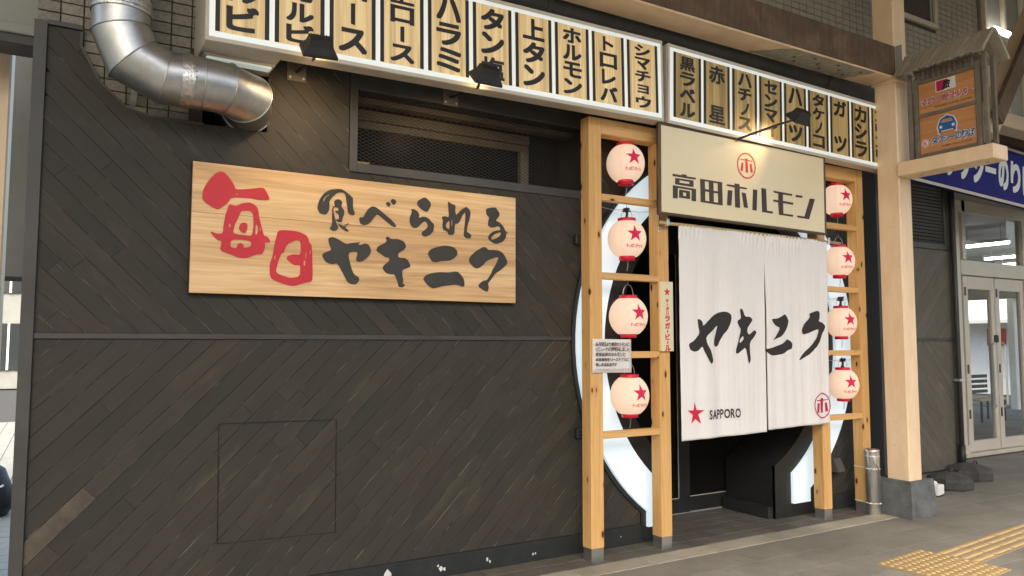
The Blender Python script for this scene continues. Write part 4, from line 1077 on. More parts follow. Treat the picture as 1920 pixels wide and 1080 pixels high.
for i, (x, z, a, lab) in enumerate(places):
    o = LA if i == 0 else copy_tree(LA)
    o.location = (x, -.197, z); o.rotation_euler = (0, 0, R(a))
    if i > 3: o.scale = (.94, .94, .96)
    tag(o, lab, 'lantern', 'red and white lanterns in the post frames')
def cable_knot(x, z, seed, label):
    r_ = random.Random(seed); t = thing('cable_knot', label, 'cable', (x, -.197, z), 'black lamp cables tied above lanterns')
    g = NB(); P = []
    for k in range(30): P.append((r_.uniform(-.030, .030), r_.uniform(-.02, .02), r_.uniform(-.014, .020)))
    tube(g, P, .0055, 6); tube(g, [(0, 0, .0), (.004, 0, -.03), (-.002, .0, -.052)], .010, 8); obj('cable_coil', g, M_cable, t)
    g = NB(); tube(g, [(0, 0, -.05), (0, 0, -.085)], .015, 10); obj('plug', g, M_cable, t)
    g = NB(); tube(g, [(-.23, .02, .010), (-.12, .01, -.004), (0, 0, .004), (.12, .01, .0), (.23, .02, .014)], .0022, 5); obj('supply_wire', g, M_wire, t)
    return t
cable_knot(3.562, 2.482, 3, 'black cable knot above the second lantern of the left frame')
cable_knot(6.012, 1.900, 5, 'black cable knot above the third lantern of the right frame')
cable_knot(6.014, 1.352, 8, 'black cable knot above the lowest lantern of the right frame')

# ================================================================ curtain
W1, H1 = 1.722, 1.585
CXL, CZB, CY = 3.972, .806, -.312
def hemz(x): return -.024+.030*x/W1
def cloth_y(x, z):
    d = H1-z                                    # distance below the pole
    sl = .895 if x > .93 else 0
    env = .25+.75*min(1, d/.9)
    q = x+.035*math.sin(2.1*x+.9*d)+.02*math.sin(5.3*x-1.4*d)
    w = 1.3*(.0060*math.sin(2*math.pi*q/.41+.6)+.0042*math.sin(2*math.pi*q/.233+1.7+.5*d)*(.6+.4*math.sin(3.1*x+d))+.0020*math.sin(2*math.pi*q/.117+2+1.1*d)*(.5+.5*math.sin(4.7*x+2))+.0008*math.sin(2*math.pi*q/.052+2.5*d)*(.5+.5*math.sin(6.1*x-2*d)))
    pleat = (.0090*math.sin(2*math.pi*(x+.10*d)/.043+1.6*math.sin(x*11))+.0026*math.sin(2*math.pi*(x-.05*d)/.029+math.sin(x*17)))*math.exp(-(d/.10)**2)*max(.12, .5+.6*math.sin(x*5.2+2.4))
    cr = .0012*math.sin(37*x+11*z)*math.sin(9*x-23*z)
    slit = -.016*math.exp(-((x-.93)/.07)**2)*min(1, max(0, (d-.2))/.5)*(1 if x > .93 else .35)
    seam = .004 if abs(d-.085) < .008 else 0
    return env*w+pleat+cr+slit+seam
cur = thing('door_curtain', 'white cotton door curtain with black brush lettering hanging in the doorway', 'curtain', (CXL, CY, CZB))
def cloth_panel(xa, xb, nx, nz, drop):
    g = NB(); G = []
    for j in range(nz+1):
        row = []
        for i in range(nx+1):
            fx = i/nx; x = xa+(xb-xa)*fx; fz = j/nz
            z = H1*(1-fz)+(hemz(x)+drop)*fz
            xx = x
            # the two panels part below the sewn top
            if fz > .14:
                k = min(1, (fz-.14)/.2)
                if xb < 1: xx -= .005*k*fx**6
                else: xx += .006*k*(1-fx)**6
            xx += .012*(fz-.3)*0 - .022*fz*(x/W1)
            row.append(g.verts.new((xx, cloth_y(x, z), z)))
        G.append(row)
    for j in range(nz):
        for i in range(nx):
            g.faces.new((G[j+1][i], G[j+1][i+1], G[j][i+1], G[j][i]))
    o = obj('cloth_panel', g, M_cloth, cur, True)
    return o
pl = cloth_panel(0, .929, 130, 90, -.004); pr_ = cloth_panel(.930, W1, 110, 90, .012)
for p in (pl, pr_):
    md = p.modifiers.new('thickness', 'SOLIDIFY'); md.thickness = .0016; md.offset = -1
def on_cloth(u, v, d): 
    x = u-.022*(1-v/H1)*(u/W1)
    return (x, cloth_y(u, v)-.0030-d, v)
def cloth_print(name, key, m, parent):
    for loops in DATA[key]:
        g = wrapped(lambda g: poly2d(g, [[(a/1000, b/1000) for a, b in l] for l in loops], flat), on_cloth, .016)
        obj(name, g, m, parent)
cloth_print('black_letter', 'noL', M_clothink, pl)
cloth_print('black_letter', 'noR', M_clothink, pr_)
cloth_print('red_star', 'noStar', M_red2, pl)
cloth_print('ring_mark', 'noLogo', M_magenta, pr_)
g = wrapped(lambda g: latin_row(g, 'SAPPORO', .273, .118, .349, .072, flat, .035), on_cloth, .016)
obj('wordmark', g, M_wordmark, pl)
rod = thing('curtain_pole', 'bamboo curtain pole on white brackets across the entrance posts', 'pole', (3.79, -.300, 2.398), None, (0, R(.35), 0))
g = NB(); tube(g, [(-.005, 0, 0), (.4, 0, .001), (1.2, 0, 0), (2.10, 0, 0)], [.013, .0135, .0135, .012], 12); obj('pole_rod', g, M_bamboo, rod, True)
for x in (.060, 1.915):
    g = NB(); box(g, x-.030, x-.008, .046, .0495, .022, .060, .001); box(g, x-.030, x-.008, .046, .0495, -.062, -.022, .001); box(g, x-.006, x+.022, -.022, -.018, -.018, .034, .002); box(g, x-.006, x+.022, -.0175, .0495, -.022, -.0175, .001)
    b_ = obj('pole_bracket', g, M_zinc, rod)
    g = NB()
    for z in (.042, -.044): lathe(g, [(.001, -.0), (.005, 0), (.004, .002)], 8)
    g.clear()
    for z in (.044, -.046): box(g, x-.0235, x-.0145, .0440, .0459, z-.0045, z+.0045, .001)
    obj('screw', g, M_black, b_)

# ================================================================ small plates on the posts
bs = thing('beer_plate', 'ivory vertical beer plate with red star on the pine post by the curtain', 'sign', (3.871, -.2525, 1.702))
g = NB(); box(g, -.064, .064, -.022, 0, -.260, .260, .003); obj('plate_body', g, M_ivoryedge, bs)
g = NB(); box(g, -.052, .063, -.0235, -.0222, -.259, .259); obj('plate_face', g, M_ivory, bs)
pf = lambda u, v, d: (u+.005, -.0242-d, v)
g = NB(); poly2d(g, [[(u, v+.182) for u, v in star(.034)]], pf); obj('red_star', g, M_redlogo, bs)
g = NB()
z = .128
for ch, hh, ww in (('サ', .026, .030), ('ッ', .016, .016), ('ポ', .027, .032), ('ロ', .024, .025), ('ラ', .044, .050), ('ガ', .047, .050), ('|', .022, .011), ('ビ', .045, .046), ('|', .022, .011), ('ル', .047, .055)):
    if ch == '|': poly2d(g, [[(-ww/2, z-hh), (ww/2, z-hh), (ww/2, z), (-ww/2, z)]], pf)
    else: put_glyph(g, ch, -ww/2, z-hh, ww, hh, pf, .05)
    z -= hh+.0075
obj('lettering', g, M_redlogo, bs)
g = NB(); lathe(g, [(.001, 0), (.004, 0)], 8); g.clear(); box(g, .002, .008, -.0255, -.0242, .243, .249, .001); obj('nail', g, M_wire, bs)

pn = thing('paper_notice', 'white handwritten paper notice taped across the left pine post', 'notice', (3.365, -.2535, 1.411), None, (0, R(.6), 0))
g = NB()
nx, nz = 10, 8
G = [[g.verts.new((-.172+.344*i/nx, -.004-.004*math.sin(i*.7)*math.sin(j*.5+1)-.006*(i/nx)**2, -.119+.238*j/nz)) for i in range(nx+1)] for j in range(nz+1)]
for j in range(nz):
    for i in range(nx): g.faces.new((G[j][i], G[j][i+1], G[j+1][i+1], G[j+1][i]))
o = obj('paper_sheet', g, M_paper, pn, True); md = o.modifiers.new('t', 'SOLIDIFY'); md.thickness = .0006; md.offset = 1
nf = lambda u, v, d: (u, -.0135-d, v)
g = NB()
text_row(g, '6月9日より高田ホルモンに', -.150, .070, .300, .026, nf, .03)
text_row(g, 'リニューアルOPENしました', -.150, .034, .300, .024, nf, .03)
text_row(g, '鮮度抜群のホルモンと', -.150, -.002, .270, .026, nf, .03)
text_row(g, '本格焼肉をリーズナブルに', -.150, -.038, .300, .025, nf, .03)
text_row(g, '楽しめるお店です', -.150, -.073, .190, .024, nf, .03)
obj('handwriting', g, M_pen, pn)
rs = random.Random(2); g = NB(); x = -.155
while x < .150:
    w = rs.uniform(.004, .012); bar(g, (x, -.0133, -.105+rs.uniform(0, .006)), (x+w, -.0133, -.088+rs.uniform(-.006, .004)), .0018, .0010, (0, 1, 0)); x += w+rs.uniform(.003, .008)
obj('scribbled_line', g, M_pen, pn)
g = NB(); bar(g, (-.03, -.0134, .062), (.125, -.0134, .064), .003, .001, (0, 1, 0)); obj('red_underline', g, M_redlogo, pn)

# ================================================================ arm lamps
def arm_lamp(label, base, head, energy, aim, beam=None, plate=True):
    t = thing('arm_floodlight', label, 'floodlight', base, 'black floodlights on arms')
    hd = Vector(head)-Vector(base)
    g = NB(); k_ = 1 if plate else .22; box(g, -.058*k_, .058*k_, -.008, 0, -.07*k_, .07*k_, .002); bp_ = obj('wall_plate', g, M_plate, t)
    for sx in (-1, 1) if plate else ():
        for sz in (-1, 1):
            g = NB(); tube(g, [(sx*.040, -.0085, sz*.050), (sx*.040, -.014, sz*.050)], .0075, 8); obj('bolt', g, M_zinc, bp_)
    g = NB(); kk = Vector((hd.x*.55, -.40, -.055)); tube(g, [(0, -.008, -.01), (0, -.05, -.02), kk, hd+Vector((-.04, .03, -.03))] if plate else [(0, -.008, 0), (.03, -.03, .012), hd*.6, hd+Vector((-.05, .0, -.03))], .0095, 8); obj('arm', g, M_fixture, t)
    # housing: narrow finned back, wide lens mouth
    d = (Vector(aim)-Vector(head)).normalized(); s_ = Vector((1, 0, 0)); s_ = (s_-d*s_.dot(d)).normalized(); u_ = s_.cross(d)
    def hp(a, b, c): return hd+s_*a+u_*b+d*c
    g = NB()
    lv = [(.060, .034, -.050), (.068, .042, -.012), (.095, .062, .026), (.095, .062, .042)]
    rings = [[g.verts.new(hp(sx*a, sz*b, c)) for sx, sz in ((-1, -1), (1, -1), (1, 1), (-1, 1))] for a, b, c in lv]
    for p, q in zip(rings, rings[1:]):
        for k in range(4): g.faces.new((p[k], p[(k+1) % 4], q[(k+1) % 4], q[k]))
    g.faces.new(rings[0][::-1]); g.faces.new(rings[-1])
    bmesh.ops.recalc_face_normals(g, faces=g.faces)
    h_ = obj('housing', g, M_fixture, t)
    g = NB()
    for k in range(7): obox(g, hp(-.051+.017*k, 0, -.052), s_, u_, d, .003, .030, .004)
    obj('cooling_fin', g, M_fixture, h_)
    g = NB(); obox(g, hp(0, 0, .0435), s_, u_, d, .082, .050, .0012); obj('lens', g, M_lens, h_)
    L = bpy.data.lights.new('lamp_beam', 'SPOT'); L.energy = energy; L.color = (1, .70, .38); L.spot_size = R(88 if beam else 135); L.spot_blend = 1.0; L.shadow_soft_size = .06
    lo = bpy.data.objects.new('lamp_beam', L); C.objects.link(lo); lo.parent = t; lo.location = hp(0, 0, .065)
    bdir = (Vector(beam)-Vector(head)).normalized() if beam else d
    lo.rotation_euler = bdir.to_track_quat('-Z', 'Y').to_euler()
arm_lamp('black arm floodlight nearest the duct, in front of the menu sign', (1.165, -.0015, 3.155), (1.155, -.52, 3.125), 7, (1.2, 0, 2.62))
arm_lamp('black arm floodlight over the middle of the mesh window', (2.198, -.0115, 3.170), (2.205, -.52, 3.160), 4, (2.2, 0, 2.62))
arm_lamp('black arm floodlight above the cream sign over the doorway', (4.50, -.405, 3.10), (5.02, -.60, 3.315), 8, (5.0, -.30, 3.0), (3.85, -.375, 2.78), plate=False)

# ================================================================ hanging house-shaped direction sign
hs = thing('hanging_sign', 'little roofed timber direction sign on a beige bracket beside the column', 'sign')
SX = 6.35
g = NB(); box(g, 6.30, 6.52, -1.405, -.597, 2.975, 3.095, .006); obj('bracket_beam', g, M_beige, hs)
g = NB()
for y in (-.75, -1.02, -1.3): lathe(g, [(.001, 0), (.016, 0), (.012, -.006), (.001, -.007)], 10, (6.41, y, 2.9748))
obj('bracket_bolt', g, M_beige2, hs)
for y in (-.715, -1.345):
    for x in (SX-.005, 6.47):
        g = NB(); box(g, x-.015, x+.015, y-.017, y+.017, 3.0955, 3.86, .003); obj('corner_post', g, M_oldwood, hs)
for y in (-.768, -1.288):
    g = NB(); box(g, SX-.020, SX+.012, y-.016, y+.016, 3.0955, 3.80, .002); obj('panel_stile', g, M_oldwood, hs)
for z in (3.118, 3.468, 3.765):
    g = NB(); box(g, SX-.016, SX+.010, -1.2715, -.7845, z-.014, z+.014, .002); obj('cross_rail', g, M_oldwood, hs)
for k in range(11):
    y = -.79-.0455*k
    g = NB(); box(g, SX-.010, SX+.008, y-.010, y+.010, 3.7795, 3.855, .002); obj('upper_slat', g, M_oldwood, hs)
g = NB(); box(g, SX+.0, 6.47, -1.30, -.75, 3.86, 3.875); obj('ceiling_board', g, M_oldwood, hs)
for k in range(11):
    y = -.79-.0455*k
    g = NB(); box(g, 6.44, 6.46, y-.010, y+.010, 3.0955, 3.2, .002); obj('baluster', g, M_oldwood, hs)
def wood_panel(z0, z1):
    g = NB(); box(g, -.235, .235, -.008, 0, 0, z1-z0, .001)
    o = obj('sign_board', g, M_wood2, hs); o.location = (SX, -1.027, z0); o.rotation_euler = (0, 0, R(-90)); return o
# local x of a board runs left to right for someone facing it
pa = wood_panel(3.484, 3.748); pb = wood_panel(3.134, 3.452)
def pfn(lift): return lambda u, v, d: (u, -.0095-lift-d, v)
def outlined(parent, s, u0, v0, w, h, m, sh=0.0, white=True):
    if white:
        g = NB(); text_row(g, s, u0-.004, v0-.004, w+.008, h+.008, pfn(0), .085, sh); obj('letter_outline', g, M_signwhite, parent)
    g = NB(); text_row(g, s, u0, v0, w, h, pfn(.0014), .028, sh); obj('lettering', g, m, parent)
g = NB(); poly2d(g, [[(-.085, .155), (.085, .155), (.085, .255), (-.085, .255)]], pfn(0)); obj('emblem_plate', g, M_signwhite, pa)
g = NB(); poly2d(g, [[(-.078, .161), (-.012, .161), (.020, .249), (-.078, .249)]], pfn(.0006)); obj('emblem_colour', g, M_magenta, pa)
g = NB(); put_glyph(g, '旅', -.030, .166, .066, .078, pfn(.0014), .03, .12); obj('emblem_letter', g, M_printblack, pa)
outlined(pa, 'マルケー旅行センター', -.222, .068, .444, .058, M_magenta, .12)
g = NB(); latin_row(g, 'MARUKEI TRAVEL CENTER', -.10, .026, .31, .016, pfn(0), .0); obj('small_lettering', g, M_printblack, pa)
# taxi pictogram
car = [(-.072, .175), (-.072, .148), (-.052, .148), (-.050, .165), (.050, .165), (.052, .148), (.072, .148), (.072, .175), (.078, .20), (.070, .228), (.054, .262), (.036, .274), (.018, .276), (.016, .286), (-.016, .286), (-.018, .276), (-.036, .274), (-.054, .262), (-.070, .228), (-.078, .20)]
g = NB(); poly2d(g, [[(u*1.14, .217+(v-.217)*1.14) for u, v in car]], pfn(0)); obj('pictogram_outline', g, M_signwhite, pb)
g = NB(); poly2d(g, [car, [(-.048, .232), (.048, .232), (.036, .258), (-.036, .258)]], pfn(.0008)); obj('taxi_pictogram', g, M_signblue, pb)
g = NB(); poly2d(g, [[(-.045, .234), (.045, .234), (.034, .256), (-.034, .256)]], pfn(.001)); obj('pictogram_screen', g, M_wood2, pb)
for sx in (-1, 1):
    g = NB(); poly2d(g, [[(sx*.052+.013*math.cos(t*math.pi/8), .197+.013*math.sin(t*math.pi/8)) for t in range(16)]], pfn(.0014)); obj('pictogram_lamp', g, M_signwhite, pb)
outlined(pb, 'タクシーのりば', -.145, .062, .365, .066, M_signblue, .10)
circ = lambda r, n=28: [(-.190+r*math.cos(t*2*math.pi/n), .088+r*math.sin(t*2*math.pi/n)) for t in range(n)]
g = NB(); poly2d(g, [circ(.036)], pfn(0)); obj('badge_disc', g, M_signwhite, pb)
g = NB(); poly2d(g, [circ(.031), circ(.026)], pfn(.0008)); put_glyph(g, 'K', -.203, .070, .026, .034, pfn(.0008), .03); obj('badge_mark', g, M_redlogo, pb)
g = NB(); latin_row(g, 'KUBIKI TAXI STAND', -.05, .026, .25, .016, pfn(0), .0); obj('small_lettering', g, M_printblack, pb)
# roof: two slopes of slats with curved gable boards
apex, eave, half = 4.06, 3.845, .205
rx = 6.425
for k in range(15):
    y = -.655-.0485*k
    for sx in (-1, 1):
        g = NB(); bar(g, (rx+sx*.006, y, apex-.004+.005*(k % 2)), (rx+sx*half, y, eave+.005*(k % 2)), .0385, .013, (0, 0, 1)); obj('roof_slat', g, M_roofslat, hs)
g = NB(); tube(g, [(rx, -.63, apex+.004), (rx, -1.375, apex+.004)], .012, 8); obj('ridge_cap', g, M_roofslat, hs)
for y in (-1.375,):
    for sx in (-1, 1):
        g = NB(); P = [(rx+sx*half*t, y, apex-.002-(apex-eave)*(t**1.25)) for t in [i/8 for i in range(9)]]
        for a, b in zip(P, P[1:]): bar(g, a, b, .030, .045, (0, 1, 0))
        obj('barge_board', g, M_roofslat, hs)

# ================================================================ blue taxi sign
ts = thing('taxi_sign', 'long blue taxi stand fascia sign with white lettering at right', 'sign', (7.98, .30, 3.335), None, (0, R(2.2), 0))
g = NB(); box(g, 0, 5.2, 0, .12, 0, .66, .004); obj('sign_sheet', g, M_blue, ts)
g = NB(); box(g, 0, 5.2, -.012, -.0005, .655, .685, .002); box(g, 0, 5.2, -.012, -.0005, -.03, .005, .002); obj('edge_trim', g, M_alu, ts)
tf = lambda u, v, d: (u, -.003-d, v)
g = NB(); poly2d(g, [[(.42+.165*math.cos(t*math.pi/20), .30+.165*math.sin(t*math.pi/20)) for t in range(40)]], tf); obj('badge_disc', g, M_signwhite, ts)
g = NB(); poly2d(g, [[(.42+.145*math.cos(t*math.pi/20), .30+.145*math.sin(t*math.pi/20)) for t in range(40)], [(.42+.115*math.cos(t*math.pi/20), .30+.115*math.sin(t*math.pi/20)) for t in range(40)]], lambda u, v, d: (u, -.0042-d, v)); put_glyph(g, 'K', .36, .21, .12, .17, lambda u, v, d: (u, -.0042-d, v), .03); obj('badge_mark', g, M_redlogo, ts)
for i, ch in enumerate('タクシーのりば'):
    g = NB(); u0 = .66+.285*i
    if ch == 'ー': poly2d(g, [[(u0+.01, .30), (u0+.25, .30), (u0+.25, .37), (u0+.01, .37)]], tf)
    else: put_glyph(g, ch, u0+.02, .13, .235, .40, tf, .05)
    obj('letter', g, M_signwhite, ts)

# ================================================================ plank side wall right of the column
sw = thing('side_wall', 'grey brown plank wall with louvre right of the beige column', 'wall', (0, .65, 0))
side_cells = [[(6.9, 1.565), (9.315, 1.565), (9.315, 2.63), (6.9, 2.63)]]
side_low = [[(6.9, .02), (9.315, .02), (9.315, 1.530), (6.9, 1.530)]]
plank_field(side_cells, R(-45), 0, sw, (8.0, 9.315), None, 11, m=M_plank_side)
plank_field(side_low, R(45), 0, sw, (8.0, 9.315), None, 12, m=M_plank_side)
g = NB(); box(g, 6.75, 9.34, .0125, .25, 0, 3.6); obj('wall_core', g, M_backing, sw)
g = NB(); box(g, 6.75, 7.9985, -.0, .0120, 0, 3.6); obj('blank_board', g, M_trim, sw)
g = NB(); box(g, 8.0, 9.315, -.012, .011, 1.531, 1.564, .002); obj('middle_trim', g, M_trim, sw)
g = NB(); box(g, 8.0, 9.30, -.02, .0124, 2.631, 2.70, .003); box(g, 8.0, 9.30, -.02, .0124, 3.45, 3.6, .003); box(g, 9.18, 9.30, -.02, .0124, 2.7005, 3.4495, .003); obj('louvre_frame', g, M_trim, sw)
for k in range(18):
    g = NB(); z = 2.715+.041*k; bar(g, (8.0, -.001, z), (9.178, -.001, z), .004, .030, (0, -.6, 1)); obj('louvre_slat', g, M_trim, sw)
g = NB(); box(g, 9.3155, 9.375, -.05, .25, 0, 3.7, .004); obj('end_trim', g, M_greywall, sw)

dpipe = thing('downpipe', 'slim dark drain pipe at the end of the plank side wall', 'pipe', (9.285, .585, 0))
g = NB(); tube(g, [(0, 0, .25), (0, 0, 3.6)], .028, 12); obj('pipe', g, M_trim, dpipe, True)
g = NB(); tube(g, [(0, 0, 0), (0, 0, .30)], .038, 12); obj('pipe_shoe', g, M_black, dpipe, True)
g = NB(); box(g, -.034, .034, -.034, .06, 1.05, 1.08, .003); obj('pipe_clamp', g, M_zinc, dpipe)

def weight(label, x, y, s, rot, sd_):
    t = thing('rubber_weight', label, 'sign base', (x, y, 0), 'dusty rubber sign bases by the wall', (0, 0, R(rot)))
    g = NB(); a = s
    for zz in (0,):
        lathe(g, [(a*.95, 0), (a, .02), (a, .085), (a*.93, .115), (a*.55, .150), (a*.28, .165), (a*.18, .170), (a*.18, .125), (.001, .125)], 8)
    obj('base_block', g, M_rubber, t)
    g = NB(); P = [(a*.6+.05*math.cos(q), .0, .135+.045*math.sin(q)) for q in [math.pi*i/8 for i in range(9)]]; tube(g, P, .011, 6); obj('carry_handle', g, M_rubber, t)
    return t
weight('dusty black rubber sign base in front, behind the column plinth', 8.02, .03, .22, 20, 1)
weight('dusty black rubber sign base farther back beside the drain pipe', 8.78, .24, .25, 5, 2)
wb = thing('white_box', 'small white plastic box on the pavement behind the column plinth', 'box', (7.50, -.12, 0), None, (0, 0, R(12)))
g = NB(); box(g, -.075, .075, -.06, .06, .012, .11, .008); obj('box_body', g, M_white, wb)
g = NB(); box(g, -.07, .07, -.055, .055, 0, .0115); obj('box_foot', g, M_trim, wb)
g = NB(); tube(g, [(-.045, 0, .11), (-.02, .0, .135), (.01, 0, .128), (.03, 0, .111)], .014, 8); obj('box_lid_grip', g, M_white, wb)

# stainless stand ashtray tied to the post
at = thing('ashtray_stand', 'tall stainless cylinder ashtray tied to the pine post beside the column', 'ashtray', (6.221, -.316, 0))
g = NB(); lathe(g, [(.058, 0), (.061, .006), (.061, .545), (.0625, .55), (.0625, .565), (.056, .565), (.054, .50), (.001, .50)], 32); obj('cylinder', g, M_stainless, at, True)
g = NB(); lathe(g, [(.0615, .500), (.0625, .503), (.0625, .512), (.0615, .515)], 32); obj('rim_band', g, M_zinc, at, True)
g = NB(); tube(g, [(-.038, -.055, .47), (-.01, -.068, .40), (.035, -.056, .30), (.058, -.030, .25)], .004, 6); obj('chain', g, M_wire, at)
g = NB(); tube(g, [(-.040, -.052, .50), (-.044, -.056, .47), (-.040, -.056, .44)], .012, 8); obj('lock', g, M_zinc, at)
for z in (.40, .10):
    tp = [(-.020, .168, z), (-.022, .068, z-.002), (-.060, .030, z), (-.064, -.010, z), (-.036, -.055, z), (.018, -.063, z), (.064, -.008, z)]
    g = NB(); tube(g, tp, .0035, 6); obj('cord', g, M_white, at)

vt = thing('wall_vent', 'small grey hooded vent low on the plank wall right of the ring', 'vent', (6.10, -.012, .40))
g = NB()
vs = [g.verts.new(p) for p in ((-.055, .0, -.06), (.055, .0, -.06), (.055, .0, .065), (-.055, .0, .065), (-.05, -.085, -.05), (.05, -.085, -.05), (.05, -.035, .06), (-.05, -.035, .06))]
for f in ((3, 2, 6, 7), (7, 6, 5, 4), (0, 3, 7, 4), (1, 5, 6, 2), (0, 1, 2, 3)): g.faces.new([vs[i] for i in f])
bmesh.ops.recalc_face_normals(g, faces=g.faces); obj('vent_hood', g, M_gutter, vt)
for k in range(3):
    g = NB(); box(g, -.042, .042, -.080+.02*k, -.074+.02*k, -.055, -.045); obj('vent_fin', g, M_zinc, vt)

def wall_box(label, z):
    t = thing('socket_box', label, 'junction box', (3.242, -.0005, z), 'black junction boxes beside the ring')
    g = NB(); box(g, -.028, .028, -.045, 0, -.038, .038, .008); obj('box_body', g, M_black, t)
    g = NB(); 
    for k in range(3): box(g, -.024, .024, -.056, -.0455, -.028+.022*k, -.016+.022*k, .002)
    obj('box_cover', g, M_fixture, t)
    g = NB(); tube(g, [(.02, -.02, -.036), (.035, -.03, -.07), (.05, -.02, -.09)], .005, 6); obj('box_cable', g, M_cable, t)
wall_box('small black junction box beside the ring, upper one level with the second lantern', 2.262)
wall_box('small black junction box beside the ring, lower one level with the bottom rung', .850)

# ================================================================ glazed shop entrance at the far right
YD = 1.15
sd_ = thing('glass_entrance', 'champagne aluminium glass double door with transom at the far right', 'entrance', (0, YD, 0))
g = NB()
box(g, 10.28, 10.36, -.05, .06, 0, 3.45, .004); box(g, 10.44, 10.52, -.05, .06, 2.64, 3.45, .004); 
box(g, 10.3605, 13.0, -.06, .07, 2.43, 2.63, .004); box(g, 10.3605, 13.0, -.05, .06, 3.29, 3.45, .004); box(g, 12.02, 12.12, -.05, .06, 0, 3.285, .004); box(g, 10.3605, 10.43, -.05, .06, 0, .16, .004)
obj('door_frame', g, M_doorframe, sd_)
g = NB(); box(g, 9.4, 10.2795, -.02, .05, 0, 3.449); obj('side_return', g, M_trim, sd_)
g = NB(); box(g, 9.4, 13.2, -.30, .30, 3.4505, 4.2, .004); obj('soffit_fascia', g, M_greywall, sd_)
for (x0, x1, hx) in ((10.44, 11.215, 11.08), (11.235, 12.01, 11.36)):
    g = NB(); box(g, x0, x0+.11, -.03, .03, .06, 2.415, .003); box(g, x1-.09, x1, -.03, .03, .06, 2.415, .003)
    box(g, x0+.1105, x1-.0905, -.03, .03, .06, .20, .003); box(g, x0+.1105, x1-.0905, -.03, .03, 2.245, 2.415, .003)
    lf = obj('door_leaf', g, M_doorframe, sd_)
    g = NB(); g.faces.new([g.verts.new(p) for p in ((x0+.11, 0, .20), (x1-.09, 0, .20), (x1-.09, 0, 2.245), (x0+.11, 0, 2.245))]); obj('door_glass', g, M_glass, lf)
    g = NB(); tube(g, [(hx, -.03, .62), (hx, -.075, .66), (hx, -.075, 1.48), (hx, -.03, 1.52)], .014, 8); obj('pull_handle', g, M_stainless, lf)
    for z in (.5, 1.1, 2.15):
        g = NB(); box(g, x0+.02, x0+.05, -.042, -.0305, z, z+.12, .003); obj('hinge', g, M_trim, lf)
g = NB(); box(g, 11.16, 11.25, -.05, -.0305, 1.52, 1.62, .004); obj('door_lock', g, M_black, sd_)
g = NB(); g.faces.new([g.verts.new(p) for p in ((10.52, 0, 2.63), (12.02, 0, 2.63), (12.02, 0, 3.29), (10.52, 0, 3.29))]); obj('transom_glass', g, M_glass, sd_)
g = NB(); g.faces.new([g.verts.new(p) for p in ((12.12, 0, .05), (13.2, 0, .05), (13.2, 0, 3.29), (12.12, 0, 3.29))]); obj('side_glass', g, M_glass, sd_)
g = NB(); box(g, 10.28, 13, -.08, .08, 0, .05, .004); obj('threshold', g, M_alu, sd_)

# invented passage behind the glass, open to daylight in place of bright reflections
hall = thing('invented_passage', 'invented passage hall with ceiling tubes behind the glass entrance, in place of its reflections', 'hall', (0, YD, 0))
g = NB(); box(g, 9.45, 9.55, .32, 4.2, 0, 3.6); obj('hall_wall', g, M_plaster, hall)
for yy in (1.2, 3.4, 6.0):
    g = NB(); box(g, 18.81, 18.96, yy, yy+.14, 0, 2.549); obj('hall_column', g, M_white, hall)
g = NB(); box(g, 18.8, 19.0, -3, 9, 2.55, 3.6); obj('hall_lintel', g, M_gutter, hall)
g = NB(); box(g, 9.45, 19.0, .32, 9, 3.605, 3.72); obj('hall_ceiling', g, M_plaster, hall)
g = NB(); box(g, 9.45, 19.0, .09, 9, -.02, -.004); obj('hall_floor', g, M_paver, hall)
for i, (x, y) in enumerate(((14.22, 1.62), (16.64, 2.44), (18.2, 3.0))):
    t = thing('ceiling_tube', ['lit ceiling tube nearest the glass transom', 'lit ceiling tube deeper inside the passage', 'lit ceiling tube farthest right in the passage'][i], 'ceiling lamp', (x, YD+y, 3.30), 'ceiling tubes in the passage', (0, 0, R(90)))
    g = NB(); box(g, -.44, .44, -.05, .05, .0, .055, .004); box(g, -.3, -.28, -.01, .01, .0551, .31); box(g, .28, .3, -.01, .01, .0551, .31); obj('tube_tray', g, M_white, t)
    g = NB(); tube(g, [(-.42, 0, -.025), (.42, 0, -.025)], .026, 10); obj('lit_tube', g, M_tubelight, t)
def seat(label, x, y):
    t = thing('waiting_bench', label, 'bench', (x, y, 0), 'benches in the passage')
    g = NB(); box(g, -.5, .5, -.2, .2, .40, .44, .006); obj('seat', g, M_beige2, t)
    for k in range(4):
        g = NB(); box(g, -.5, .5, .19, .22, .52+.10*k, .585+.10*k, .004); obj('back_slat', g, M_trim, t)
    for sx in (-.42, .42):
        for sy in (-.16, .16):
            g = NB(); box(g, sx-.015, sx+.015, sy-.015, sy+.015, 0, .3995); obj('leg', g, M_trim, t)
    return t
seat('slatted bench in the passage behind the left door leaf', 14.0, 3.9)
seat('slatted bench in the passage behind the right door leaf', 15.6, 3.6)

# ================================================================ what shows past the left end of the facade
nc = thing('neighbour_canopy', 'grey sheet metal canopy edge beyond the top left corner of the facade', 'canopy', (0, .45, 0))
g = NB(); box(g, -2.2, -.19, 0, .25, 3.24, 3.30, .006); obj('canopy_lip', g, M_greywall, nc)
g = NB(); box(g, -.80, -.19, .06, .25, 3.3005, 5.2, .004); box(g, -2.2, -.806, .06, .25, 3.3005, 5.2, .004); obj('canopy_panel', g, M_greywall, nc)
g = NB(); box(g, -2.2, -.19, .02, .25, 3.19, 3.2395); obj('canopy_soffit', g, M_trim, nc)
lc = thing('beige_post', 'pale beige arcade post at the left edge of the picture', 'post', (-.60, 1.1, 0))
g = NB(); box(g, -.25, .27, -.15, .15, 0, 5.0, .01); obj('post_shaft', g, M_beige, lc)
g = NB(); box(g, -.28, .285, -.18, .18, 0, .25, .01); obj('post_foot', g, M_beige2, lc)
